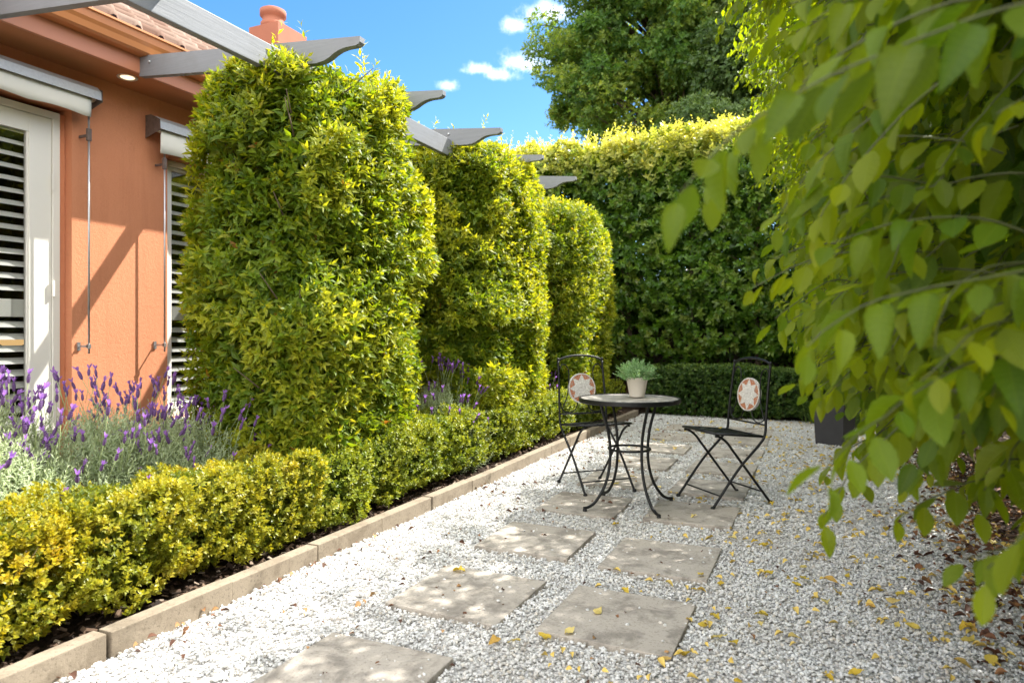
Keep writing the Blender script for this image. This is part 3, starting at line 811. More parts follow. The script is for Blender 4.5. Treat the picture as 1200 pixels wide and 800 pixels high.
# tan lamps seen through the shutters
for (y, lab) in ((3.42, 'tan half-round lamp under a black hood, whole bowl visible through the door shutter slats'), (3.78, 'tan half-round lamp at the edge of the glass, mostly hidden by the door stile')):
    lp = empty('pendant_lamp', (-6.0, y, 1.02), 0, lab, 'lamp', 'lamps inside the shuttered door')
    MB().lathe([(0, 0), (.05, .006), (.088, .03), (.108, .07), (.112, .105), (0, .105)], seg=32).build('bowl', M['tan'], lp)
    b = MB().lathe([(.122, .108), (.12, .15), (.095, .20), (.05, .235), (.0, .245)], seg=32)
    b.build('hood', M['black'], lp)
    MB().tube([(0, 0, .24), (0, 0, 1.68)], .006, 8).build('cord', M['black'], lp)

# roller awnings
def awning(label, y0, y1, z, rod_y, end, shade_drop):
    a = empty('awning', (XW, (y0 + y1) / 2, z), 0, label, 'awning', 'roll-up awnings over the openings')
    inv = Matrix.Translation((-XW, -(y0 + y1) / 2, -z))
    def ap(o): o.matrix_parent_inverse = inv; return o
    prof = [(XW + .003, z + .115), (XW + .05, z + .125), (XW + .11, z + .11), (XW + .145, z + .075), (XW + .150, z + .02), (XW + .144, z + .02), (XW + .138, z + .07), (XW + .105, z + .102), (XW + .05, z + .117), (XW + .003, z + .107)]
    ap(MB().prism(prof, 1, y0, y1).build('hood', M['galv'], a))
    b = MB()
    for e in (y0 - .004, y1 + .001):
        b = MB(); b.prism([(XW + .003, z + .13), (XW + .06, z + .13), (XW + .152, z + .085), (XW + .156, z + .01), (XW + .003, z - .035)], 1, e, e + .003)
        ap(b.build('end_cap', M[end], a))
    b = MB().tube([(XW + .075, y0 + .01, z + .055), (XW + .075, y1 - .01, z + .055)], .042, 16); roll = ap(b.build('roller', M['canvas'], a))
    # hanging part of the cloth with a scalloped edge
    ys = np.linspace(y0 + .03, y1 - .05, 90); xs_ = XW + .118
    P = []; 
    for q in ys:
        dz = .010 * abs(math.sin((q - y0) * 9.0)); P += [(xs_, q, z + .05), (xs_ + .003 * math.sin(q * 14), q, z - shade_drop * .5), (xs_ + .005 * math.sin(q * 14 + 1), q, z - shade_drop + dz)]
    i = np.arange(89) * 3
    F = np.concatenate([np.stack([i + k, i + 3 + k, i + 4 + k, i + 1 + k], 1) for k in (0, 1)])
    me = np_mesh('cloth', np.array(P), F, M['canvas'], None, True)
    o = link(bpy.data.objects.new('cloth', me), a); ap(o)
    so_ = o.modifiers.new('thick', 'SOLIDIFY'); so_.thickness = .003
    for yy in rod_y:
        b = MB().tube([(XW + .095, yy, z + .02), (XW + .095, yy, 1.0)], .0065, 10); rd = ap(b.build('guide_rod', M['steel'], a))
        b = MB(); b.box(XW + .001, XW + .10, yy - .010, yy - .006, 1.042, 1.056); b.box(XW + .001, XW + .010, yy - .018, yy + .002, 1.02, 1.075); b.box(XW + .086, XW + .103, yy - .010, yy + .010, 1.035, 1.062); b.build('hook', M['steel'], rd)
        b = MB().box(XW + .085, XW + .105, yy - .014, yy + .014, z - .25, z - .17, bev=.003); b.box(XW + .001, XW + .09, yy - .006, yy + .006, z - .22, z - .205); b.build('bracket', M['rust'], rd)
    return a
awning('grey metal roll-up awning with cream cloth over the shuttered door', .45, 2.985, 2.635, [2.935, .5], 'rust', .10)
awning('roll-up awning with a rusty brown end cap over the window beside the tallest shrub', 3.42, 5.35, 2.575, [3.50, 5.28], 'rust', .15)

# ------------------------------------------------------------------ pergola
pg = empty('pergola', (-2.75, 3.5, 0), 0, 'grey painted timber pergola with shaped rafter ends fixed to the house eaves', 'pergola')
pinv = Matrix.Translation((2.75, -3.5, 0))
def pp(o): o.matrix_parent_inverse = pinv; return o
pp(MB().box(-2.795, -2.75, -1.2, 7.0, 2.585, 2.723, bev=.004).build('beam', M['grey_y'], pg))
for yy in (.9, 3.5, 5.65, 6.93):
    pp(MB().box(-2.84, -2.75 - .047, yy - .045, yy + .045, .03, 2.70, bev=.004).build('post', M['grey_paint'], pg))
def rafter_prof():
    # (x, z) along the rafter: sloping, ogee-cut tail
    def pt(d, o): # d distance from the tip towards the house, o depth below top
        x = -2.3 - d; zt = 2.768 + d * .104
        return (x, zt - o)
    pr = [pt(0, 0), pt(1.76, 0), pt(1.76, .135), pt(.36, .135)]
    for d, o in ((.30, .132), (.25, .122), (.21, .104), (.175, .082), (.14, .066), (.10, .056), (.06, .052), (.03, .050), (.01, .042), (0, .030)): pr.append(pt(d, o))
    return pr
RP = rafter_prof()
for yy in (-.52, .38, 1.28, 2.19, 3.11, 4.02, 4.94, 5.84, 6.78):
    rf = pp(MB().prism(RP, 1, yy - .022, yy + .022).build('rafter', M['grey_x'], pg))
    for sx in (-2.772, -3.96):
        zz = 2.768 + (-2.3 - sx) * .104 - .045
        MB().tube([(sx, yy - .029, zz), (sx, yy - .0225, zz)], .009, 8).build('bolt', M['galv'], rf)
#END_HOUSE

# ------------------------------------------------------------------ tall clipped columns
def column(cx, cy, a, b, ztop, nsp, size, label, seed, tw=1.0):
    r = np.random.default_rng(seed)
    o = empty('column_shrub', (cx, cy, .05), 0, label, 'shrub', 'tall clipped column shrubs along the pergola')
    z0 = .22; h = (ztop - z0) / 2; ctr = (0, 0, z0 + h - .05)
    parts = []
    P, N = superbox(nsp, ctr, (a, b, h), 2.7, r, True, 1.4, 4.4)
    lump = (vnoise(P, .55, seed) - .5) * .13 + (vnoise(P, .22, seed + 1) - .5) * .12
    prune = vnoise(P, .33, seed + 2)
    P = P + N * lump[:, None]
    # shallow narrowing near the foot
    k = np.clip((.55 - P[:, 2]) / .5, 0, 1); P[:, :2] *= (1 - .05 * k)[:, None]
    dep = np.where(r.uniform(0, 1, nsp) < .55, 0, r.uniform(0, 1, nsp) * .20) + np.where(prune < .32, .12, 0)
    kp = (prune > .30) | (r.uniform(0, 1, nsp) < .6); P, N, dep = P[kp], N[kp], dep[kp]; nsp = len(P)
    P = P - N * dep[:, None]
    up = np.array([[0, 0, 1.0]])
    D = N * .75 + up * .45 + r.normal(0, .38, (nsp, 3))
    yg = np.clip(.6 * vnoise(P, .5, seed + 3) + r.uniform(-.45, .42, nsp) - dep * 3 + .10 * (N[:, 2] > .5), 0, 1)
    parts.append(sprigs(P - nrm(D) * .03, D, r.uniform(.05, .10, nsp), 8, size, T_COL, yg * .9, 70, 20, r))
    # inner leaves
    m = nsp * 2 // 3
    Q, N2 = superbox(m, ctr, (a * .78, b * .8, h * .92), 3.2, r, True, 1, 6)
    Q[:, :2] *= r.uniform(.55, 1.05, (m, 1))
    D = N2 * .4 + up * .3 + r.normal(0, .7, (m, 3))
    parts.append(sprigs(Q, D, np.full(m, .11), 6, size * 1.2, T_SMALL, np.zeros(m), 80, 30, r))
    # escaped shoots on top
    e = 70
    Q, N2 = superbox(e, ctr, (a * .9, b * .9, h * 1.0), 3.2, r, False, 3.0, 6.5)
    ok = N2[:, 2] > .35; Q, N2 = Q[ok], N2[ok]; e = len(Q)
    parts.append(sprigs(Q, up + N2 * .3 + r.normal(0, .3, (e, 3)), r.uniform(.10, .24, e), 9, size, T_NARROW, r.uniform(.3, .8, e), 70, 25, r))
    foliage_obj('foliage', parts, M['column'], o)
    st = MB()
    for i in range(7):
        x, y = r.uniform(-a * .45, a * .45), r.uniform(-b * .6, b * .6)
        st.tube([(x, y, -.03), (x + r.normal(0, .05), y + r.normal(0, .05), .6), (x + r.normal(0, .12), y + r.normal(0, .12), 1.5), (x * 1.3 + r.normal(0, .1), y * 1.3, ztop - .5)], [.022, .018, .012, .005], 7)
        for j in range(10):
            zz = r.uniform(.5, ztop - .4); q = r.uniform(0, 6.28)
            st.tube([(x, y, zz), (x + .3 * math.cos(q), y + .3 * math.sin(q), zz + .15), (x + .45 * math.cos(q), y + .5 * math.sin(q), zz + .28)], [.008, .005, .002], 5)
    st.build('stem', M['bark'], o)
    return o
column(-2.93, 3.49, .53, .74, 2.76, 9600, .074, 'widest clipped column shrub, lime green, in front of the house window', 21)
column(-2.94, 5.66, .55, .86, 2.82, 9600, .074, 'lime green column shrub between the widest one and the far dark one', 22)
column(-2.93, 7.85, .57, .88, 2.64, 6000, .072, 'farthest clipped column shrub, darker green, in front of the tall hedge', 23)

# ------------------------------------------------------------------ box hedge of separate shrubs
def box_shrub(cx, cy, a, b, ztop, nsp, size, gold, label, seed):
    r = np.random.default_rng(seed)
    o = empty('box_shrub', (cx, cy, .05), 0, label, 'shrub', 'clipped box shrubs along the kerb')
    z0 = .09; h = (ztop - z0) / 2; ctr = (0, 0, z0 + h - .05)
    P, N = superbox(nsp, ctr, (a, b, h), 4.2, r, True, 1.6)
    P = P + N * ((vnoise(P + np.array([0, cy, 0]), .20, 5) - .5) * .12 + (vnoise(P + np.array([0, cy, 0]), .09, 6) - .5) * .06)[:, None]
    dep = np.where(r.uniform(0, 1, nsp) < .5, 0, r.uniform(0, .13, nsp))
    P -= N * dep[:, None]
    D = N * .6 + np.array([[0, 0, .75]]) + r.normal(0, .35, (nsp, 3))
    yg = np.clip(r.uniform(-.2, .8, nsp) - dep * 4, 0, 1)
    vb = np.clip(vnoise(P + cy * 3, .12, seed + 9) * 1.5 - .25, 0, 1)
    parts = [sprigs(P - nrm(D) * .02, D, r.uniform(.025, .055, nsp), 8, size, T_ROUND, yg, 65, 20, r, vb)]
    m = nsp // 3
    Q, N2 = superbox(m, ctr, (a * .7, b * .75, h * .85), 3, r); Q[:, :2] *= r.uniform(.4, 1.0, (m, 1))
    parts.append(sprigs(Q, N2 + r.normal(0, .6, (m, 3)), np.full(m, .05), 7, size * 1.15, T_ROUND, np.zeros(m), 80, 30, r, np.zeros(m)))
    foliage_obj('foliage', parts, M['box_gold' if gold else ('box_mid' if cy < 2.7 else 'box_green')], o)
    st = MB()
    ns = int(r.integers(1, 3))
    for i in range(ns):
        x, y = r.normal(0, .03), r.normal(0, .05)
        st.tube([(x, y, -.05), (x + r.normal(0, .015), y + r.normal(0, .015), .08), (x * 1.5 + r.normal(0, .03), y * 1.5 + r.normal(0, .04), .2)], [.012, .010, .008], 7)
        for j in range(7):
            q = r.uniform(0, 6.28); st.tube([(x, y, .07 + .01 * j), (x + .08 * math.cos(q), y + .08 * math.sin(q), .2 + .01 * j), (x + .15 * math.cos(q), y + .17 * math.sin(q), .36)], [.005, .004, .0015], 5)
    st.build('stem', M['twig'], o)
yy = .62; k = 0
while yy < 9.0:
    d = .40 + random.uniform(-.02, .02); gold = yy < 1.75
    near = yy < 4.2
    nsp = 1700 if near else (1000 if yy < 6.2 else 650)
    box_shrub(-2.60 + random.uniform(-.012, .012), yy, .225 + random.uniform(-.012, .012), d * .62, .505 + random.uniform(-.02, .022), nsp, .027 if near else .033, gold,
              f'{"golden yellow" if gold else "light green"} clipped box shrub, {ORD[k]} from the camera in the low row behind the kerb', 200 + k)
    yy += d; k += 1

# ------------------------------------------------------------------ lavender
def spike_mesh(kind, seed):
    r = random.Random(seed); b = MB(); H = .045
    pts = []
    for i in range(6): f = i / 5; pts.append((.0095 * (math.sin(math.pi * (.12 + .8 * f)) ** .6), H * f))
    vs, fs = [], []; seg = 9
    for i in range(12):
        f = i / 11; rr = (.0098 if i % 2 else .0076) * (math.sin(math.pi * (.10 + .78 * f)) ** .55)
        for k_ in range(seg): q = 2 * math.pi * (k_ + (.5 if i % 2 else 0)) / seg; vs.append((rr * math.cos(q), rr * math.sin(q), H * f))
    for i in range(11):
        for k_ in range(seg): k2 = (k_ + 1) % seg; fs.append((i * seg + k_, i * seg + k2, (i + 1) * seg + k2, (i + 1) * seg + k_))
    b.add(vs, fs, 0)
    nb = 4 + kind % 3
    for k_ in range(nb):
        q = 2 * math.pi * k_ / nb + r.uniform(-.3, .3); L = r.uniform(.022, .036); out = r.uniform(.25, .75); w = .0055
        c, s_ = math.cos(q), math.sin(q)
        B = [(0.002, 0), (.3, .55), (1.0, 1.0)]
        vs = []
        for (f, g), ww in zip(((0, 0), (.35, .45), (.75, .8), (1, 1.0)), (.002, w, w * .9, .001)):
            x = out * L * f; z = H + L * g * (1.1 - .2 * out)
            vs += [(c * x - s_ * ww, s_ * x + c * ww, z), (c * x + s_ * ww, s_ * x - c * ww, z)]
        b.add(vs, [(0, 1, 3, 2), (2, 3, 5, 4), (4, 5, 7, 6)], 1)
    L = .17
    b.tube([(0, 0, .001), (r.uniform(-.004, .004), r.uniform(-.004, .004), -L * .5), (r.uniform(-.01, .01), 0, -L)], .0016, 5, 2)
    me_o = b.build('flower_spike', [M['flower'], M['bract'], M['greenstem']])
    me = me_o.data; bpy.data.objects.remove(me_o); return me
SPK = [spike_mesh(i, i) for i in range(5)]
def lavender(cx, cy, rx, ry, hz, nf, label, seed, nsp=700, fh=(.10, .26), pale=0):
    r = np.random.default_rng(seed)
    o = empty('lavender_bush', (cx, cy, .05), 0, label, 'lavender', 'flowering lavender bushes in the bed')
    el = np.arccos(r.uniform(.05, 1, nsp)); az = r.uniform(0, 6.28, nsp)
    U = np.stack([np.sin(el) * np.cos(az), np.sin(el) * np.sin(az), np.cos(el)], 1)
    rr = r.uniform(.45, 1.0, nsp) ** .5
    P = U * rr[:, None] * np.array([rx, ry, hz * .85]) + np.array([0, 0, .03])
    P += (np.stack([vnoise(P, .2, seed), vnoise(P, .2, seed + 1), vnoise(P, .2, seed + 2)], 1) - .5) * .10
    D = U * np.array([.35, .35, .2]) + np.array([[0, 0, .9]]) + r.normal(0, .22, (nsp, 3))
    foliage_obj('foliage', [sprigs(P - np.array([0, 0, .08]), D, r.uniform(.10, .19, nsp), 20, .036, leaf_small(.10, .02, .1), r.uniform(0, .8, nsp), 60, 18, r)], M['lav'], o)
    st = MB()
    for i in range(12):
        q = r.uniform(0, 6.28); f = r.uniform(.2, .8)
        st.tube([(.05 * math.cos(q), .05 * math.sin(q), -.05), (rx * f * .5 * math.cos(q), ry * f * .5 * math.sin(q), hz * .4), (rx * f * math.cos(q), ry * f * math.sin(q), hz * .6)], [.006, .004, .002], 5)
    st.build('stem', M['twig'], o)
    for i in range(nf):
        e = math.acos(r.uniform(.25, 1)); q = r.uniform(0, 6.28)
        u = Vector((math.sin(e) * math.cos(q), math.sin(e) * math.sin(q), math.cos(e)))
        hh = r.uniform(fh[0] + .03, fh[1] + .04)
        p_ = Vector((u.x * rx * .95, u.y * ry * .95, u.z * hz * .85 + hh * .6 + .02)) + Vector((u.x, u.y, .4)) * hh * .5
        d = Vector((u.x * .45 + r.normal(0, .16), u.y * .45 + r.normal(0, .16), .85)).normalized()
        s_ = bpy.data.objects.new('flower_spike', SPK[int(r.integers(5))]); link(s_, o)
        s_.location = p_; s_.rotation_mode = 'QUATERNION'; s_.rotation_quaternion = Vector((0, 0, 1)).rotation_difference(d) @ Quaternion((0, 0, 1), r.uniform(0, 6.28))
        sc = r.uniform(.7, 1.02); s_.scale = (sc, sc, sc)
lavender(-3.20, 1.60, .44, .46, .80, 98, 'tall purple flowering lavender nearest the camera, in front of the shuttered door', 301, 2400)
lavender(-3.26, 2.25, .44, .44, .76, 98, 'lavender with dark purple heads in front of the sunlit orange wall', 302, 2200, (.08, .24))
lavender(-3.10, 2.68, .38, .34, .66, 90, 'lower lavender with spreading violet flowers at the foot of the widest column shrub', 303, 1600, (.06, .22))
lavender(-2.78, 4.82, .33, .38, .78, 98, 'lavender thick with violet flowers between the two lime green column shrubs', 304, 1600, (.08, .2))
lavender(-3.62, 1.95, .36, .42, .80, 98, 'tall lavender at the back of the bed, close against the orange wall and door frame', 306, 1500, (.10, .26))
lavender(-3.55, 2.80, .34, .34, .70, 98, 'lavender at the back of the bed under the window, half behind the spreading violet one', 307, 1200, (.08, .24))
lavender(-2.86, 6.95, .26, .28, .60, 45, 'small lavender between the farthest column shrub and the chair back', 305, 800, (.08, .24))
#END_LEFT

# ------------------------------------------------------------------ back of the garden
def fence(name, label, x0, x1, y0, y1, h):
    b = MB(); r = random.Random(4)
    L = math.hypot(x1 - x0, y1 - y0); ux, uy = (x1 - x0) / L, (y1 - y0) / L
    s = 0
    while s < L:
        w = .10; zz = h + r.uniform(-.012, .012); off = r.uniform(0, .006) + (.0 if int(s / .09) % 2 else .014)
        pts = []
        for a, t_ in ((s, 0), (s + w, 0), (s + w, .014), (s, .014)):
            pts.append((x0 + ux * a - uy * (off + t_), y0 + uy * a + ux * (off + t_)))
        vs = [(x, y, .02) for x, y in pts] + [(x, y, zz) for x, y in pts]
        b.add(vs, [(0, 1, 2, 3), (7, 6, 5, 4), (0, 4, 5, 1), (1, 5, 6, 2), (2, 6, 7, 3), (3, 7, 4, 0)])
        s += .097
    o = b.build(name, M['fence']); return tag(o, label, 'fence')
fence('paling_fence', 'dark weathered timber paling fence behind the tall hedge', -4.5, 3.0, 10.95, 10.95, 1.95)
fence('paling_fence', 'dark timber paling fence behind the leafy overhanging trees', 2.75, 2.75, 10.9, -2.0, 1.95)

def big_hedge():
    r = np.random.default_rng(41)
    o = empty('tall_hedge', (-1.8, 10.3, .02), 0, 'tall dense green hedge with pale yellow new shoots along its top, closing the garden', 'hedge')
    z0, z1 = .70, 3.98; ctr = (0, 0, (z0 + z1) / 2); half = (3.1, .50, (z1 - z0) / 2)
    n = 9500
    P, N = superbox(n, ctr, half, 7, r, True, 1.6)
    keep = (N[:, 1] < .4); P, N = P[keep], N[keep]; n = len(P)
    P = P + N * ((vnoise(P, .8, 5) - .5) * .36 + (vnoise(P, .3, 6) - .5) * .32)[:, None]
    # ragged hanging lower edge, open patches
    low = z0 - .25 + .55 * vnoise(P * np.array([1, 0, 0]), .7, 8) + .35 * vnoise(P * np.array([1, 0, 0]), .25, 9) - .35
    keep = (P[:, 2] > low) & (vnoise(P, .42, 12) + .25 * r.uniform(0, 1, n) > .22)
    P, N = P[keep], N[keep]; n = len(P)
    dep = np.where(r.uniform(0, 1, n) < .5, 0, r.uniform(0, .22, n)); P -= N * dep[:, None]
    topz = np.clip((P[:, 2] - 3.30 - .5 * (vnoise(P, .5, 71) - .5)) / .65, 0, 1)
    yg = np.clip(topz * r.uniform(.5, 1.1, n) + r.uniform(-.25, .22, n), 0, 1)
    D = N * .7 + np.array([[0, 0, .15]]) + r.normal(0, .4, (n, 3)); D[:, 2] += topz * .9
    V = [sprigs(P, D, r.uniform(.09, .16, n), 7, .098, T_MID if False else T_LOBE, yg, 75, 35, r)]
    # inner mass
    m = 8000
    Q = np.stack([r.uniform(-3.0, 3.0, m), r.uniform(-.2, .35, m), r.uniform(1.25, 3.85, m)], 1)
    V.append(sprigs(Q, r.normal(0, 1, (m, 3)), np.full(m, .14), 6, .10, T_SMALL, np.zeros(m), 80, 40, r))
    m = 5000
    Q = np.stack([r.uniform(-3.05, 3.05, m), r.uniform(.25, .55, m), r.uniform(1.2, 3.85, m)], 1)
    V.append(sprigs(Q, r.normal(0, 1, (m, 3)), np.full(m, .16), 6, .13, T_ROUND, np.zeros(m), 80, 40, r))
    # upright new shoots
    e = 520
    Q = np.stack([r.uniform(-3.05, 3.05, e), r.uniform(-.40, .40, e), 3.90 + r.uniform(-.1, .08, e)], 1)
    Q[:, 2] += .14 * (vnoise(Q, .6, 31) - .5)
    V.append(sprigs(Q, np.array([[0, 0, 1.]]) + r.normal(0, .18, (e, 3)), r.uniform(.16, .42, e), 11, .075, T_SMALL, r.uniform(.7, 1, e), 65, 30, r))
    foliage_obj('foliage', V, M['hedge'], o)
    for x in (-2.6, -1.7, -.85, .1, 1.0, 1.9):
        b = MB().tube([(x, 0, -.02), (x + .03, .01, .8), (x - .02, .02, 1.8), (x + .05, .0, 3.0), (x, 0, 3.7)], [.05, .042, .035, .022, .008], 9)
        for j in range(10):
            q = r.uniform(-1, 1); zz = r.uniform(1.0, 3.2); b.tube([(x, .02, zz), (x + .35 * q, r.uniform(-.2, .2), zz + .3), (x + .6 * q, r.uniform(-.35, .3), zz + .4)], [.014, .009, .003], 5)
        b.build('trunk', M['bark'], o)
big_hedge()

def low_hedge():
    r = np.random.default_rng(43)
    o = empty('low_hedge', (-.95, 9.66, .02), 0, 'low dark green clipped hedge across the end of the gravel', 'hedge')
    n = 5200; half = (1.28, .26, .30); ctr = (0, 0, .34)
    P, N = superbox(n, ctr, half, 9, r, True, 1.5)
    P = P + N * ((vnoise(P, .35, 2) - .5) * .07)[:, None]
    dep = np.where(r.uniform(0, 1, n) < .5, 0, r.uniform(0, .12, n)); P -= N * dep[:, None]
    D = N * .7 + np.array([[0, 0, .5]]) + r.normal(0, .35, (n, 3))
    V = [sprigs(P, D, r.uniform(.03, .06, n), 8, .040, T_ROUND, np.clip(r.uniform(-.4, .6, n) - dep * 4 + .25 * (N[:, 2] > .5), 0, 1), 65, 25, r)]
    m = 1500; Q = np.stack([r.uniform(-1.2, 1.2, m), r.uniform(-.2, .2, m), r.uniform(.12, .58, m)], 1)
    V.append(sprigs(Q, r.normal(0, 1, (m, 3)), np.full(m, .06), 7, .042, T_ROUND, np.zeros(m), 80, 30, r))
    foliage_obj('foliage', V, M['box_dark'], o)
    b = MB()
    for i in range(9): x = -1.15 + i * .28; b.tube([(x, 0, -.03), (x, 0, .15), (x + .05, 0, .4)], [.014, .012, .006], 6)
    b.build('stem', M['bark'], o)
low_hedge()

def fine_grass(cx, cy, n, h, label):
    r = np.random.default_rng(int(cx * 100) + 900)
    o = empty('grass_tuft', (cx, cy, .02), 0, label, 'grass tuft')
    P = np.stack([r.normal(0, .05, n), r.normal(0, .05, n), np.zeros(n)], 1)
    q = r.uniform(0, 6.28, n); lean = r.uniform(.1, .9, n)
    D = np.stack([np.cos(q) * lean, np.sin(q) * lean, np.ones(n)], 1)
    tm = leaf_grid([.012, .014, .012, .009, .002], .1, .5)
    foliage_obj('blades', [leaves(P, D, np.stack([-np.cos(q), -np.sin(q), lean], 1), r.uniform(.6, 1, n) * h, tm, r.uniform(0, 1, n), r.uniform(0, .4, n))], M['box_dark'], o)
fine_grass(-.02, 9.35, 130, .42, 'dark strappy grass tuft at the open end of the low hedge')
fine_grass(.42, 9.1, 120, .40, 'strappy grass tuft between the low hedge and the planter')

# far trees
def tree(label, name, base, h, crown, nclump, mat, lsize, seed, per=420, cs=.62, holes=.0):
    r = np.random.default_rng(seed)
    o = empty(name, base, 0, label, 'tree', 'trees behind the tall hedge')
    cx, cz, rx, ry, rz = crown
    parts = []; tr = MB(); lb = MB()
    tr.tube([(0, 0, -.05), (.05, 0, h * .2), (-.05, .1, h * .45), (.1, 0, h * .75)], [.26, .22, .17, .06], 10)
    for i in range(nclump):
        u = nrm(r.normal(size=3)); f = r.uniform(.3, 1.12) ** .6
        u[1] = -abs(u[1]) if r.uniform() < .6 else u[1]
        c = np.array([cx + u[0] * rx * f, u[1] * ry * f, cz + u[2] * rz * f])
        n = int(per * r.uniform(.6, 1.3)); s = cs * r.uniform(.6, 1.25)
        g = r.normal(size=(n, 3)); g = g / np.linalg.norm(g, axis=1, keepdims=True) * (r.uniform(.1, 1, (n, 1)) ** .5)
        P = c + g * np.array([s * 1.25, s * 1.25, s * .7])
        keep = vnoise(P, .35, seed) > holes; P, g2 = P[keep], g[keep]; n = len(P)
        D = g2 * .6 + np.array([[u[0] * .5, u[1] * .5, -.05]]) + r.normal(0, .5, (n, 3))
        parts.append(sprigs(P, D, np.full(n, lsize * 1.4), 5, lsize, T_LOBE, np.clip(r.uniform(-.4, .5) + r.uniform(-.2, .4, n) + .3 * g2[:, 2], 0, 1), 75, 35, r))
        st_ = np.array([0, 0, min(h * .7, max(h * .25, c[2] - 1.8))]); mid = (st_ + c) / 2 + r.normal(0, .15, 3) + np.array([0, 0, .25])
        lb.tube([st_, mid, c, c + u * s * .8], [.06, .04, .022, .005], 6)
    foliage_obj('crown', parts, M[mat], o); tr.build('trunk', M['bark'], o); lb.build('branch', M['bark'], o)
tree('broad leafy tree with sunlit yellow green edges against the blue sky', 'broad_tree', (-4.9, 25.0, 0), 16, (0, 12.3, 4.4, 3.6, 6.2), 290, 'oak', .16, 51, 150, .58, .24)
tree('dense dark green tree behind the broad sunlit tree and the overhanging leaves', 'dark_tree', (.2, 24.0, 0), 16, (-.4, 11.2, 5.0, 3.4, 6.4), 100, 'dark_tree', .17, 52, 420, 1.05, .08)
tree('low grey green tree showing just above the tall hedge in front of the dark tree', 'small_tree', (-2.9, 19.5, 0), 7.2, (.1, 5.6, 2.2, 1.3, 1.6), 34, 'dark_tree', .11, 53, 320, .55, .1)
#END_BACK

# ------------------------------------------------------------------ overhanging trees on the open side
def face_x(t, z):
    x = -.03 - .062 * np.minimum(t, 5.0) + .07 * np.clip((1.55 - z) / .3, 0, 1)
    x = x - .24 * np.clip(z - 1.6, 0, 2) + .30 * np.clip(1.15 - z, 0, 1)
    return x
def twig_leaves(starts, dirs, Ls, droop, size, r, tmpl, tubes, young):
    Ps, Ds, Ns, Ss, vv, yy_ = [], [], [], [], [], []
    for s, d, L in zip(starts, dirs, Ls):
        d = d / np.linalg.norm(d); k = max(4, int(L / .028)); pts = []
        p = s.copy(); vb = r.uniform(0, 1); yb = r.uniform(-.2, 1.0) * young
        for j in range(k + 1):
            pts.append(p.copy())
            d = d + np.array([0, 0, -droop / k]) + r.normal(0, .085, 3); d /= np.linalg.norm(d)
            lat = np.cross(d, (0, 0, 1.)); lat /= max(np.linalg.norm(lat), 1e-6)
            side = 1 if j % 2 else -1
            ld = d * .55 + lat * side * r.uniform(.5, 1.0) + np.array([0, 0, -r.uniform(.25, .95)])
            if j > 0:
                Ps.append(p + ld * .012); Ds.append(ld); Ns.append(np.array([0, 0, 1.]) + d * .3 + lat * side * .5 + r.normal(0, .3, 3))
                f = j / k
                Ss.append(size * r.uniform(.7, 1.15) * (1 - .35 * f * f)); vv.append(np.clip(vb * .6 + r.uniform(0, .4), 0, 1)); yy_.append(np.clip(yb + .4 * f * young + r.uniform(-.1, .2), 0, 1))
            p = p + d * (L / k)
        tubes.tube(pts, [.0017 * (1 - .7 * i / k) + .0005 for i in range(k + 1)], 5)
    A = [np.array(q) for q in (Ps, Ds, Ns, Ss)]; B = [np.array(vv), np.array(yy_)]
    pick = r.choice(len(tmpl), len(B[0]), p=[.45, .35, .2])
    return join([leaves(*[q[pick == t_] for q in A], tmpl[t_], *[q[pick == t_] for q in B]) for t_ in range(len(tmpl))])
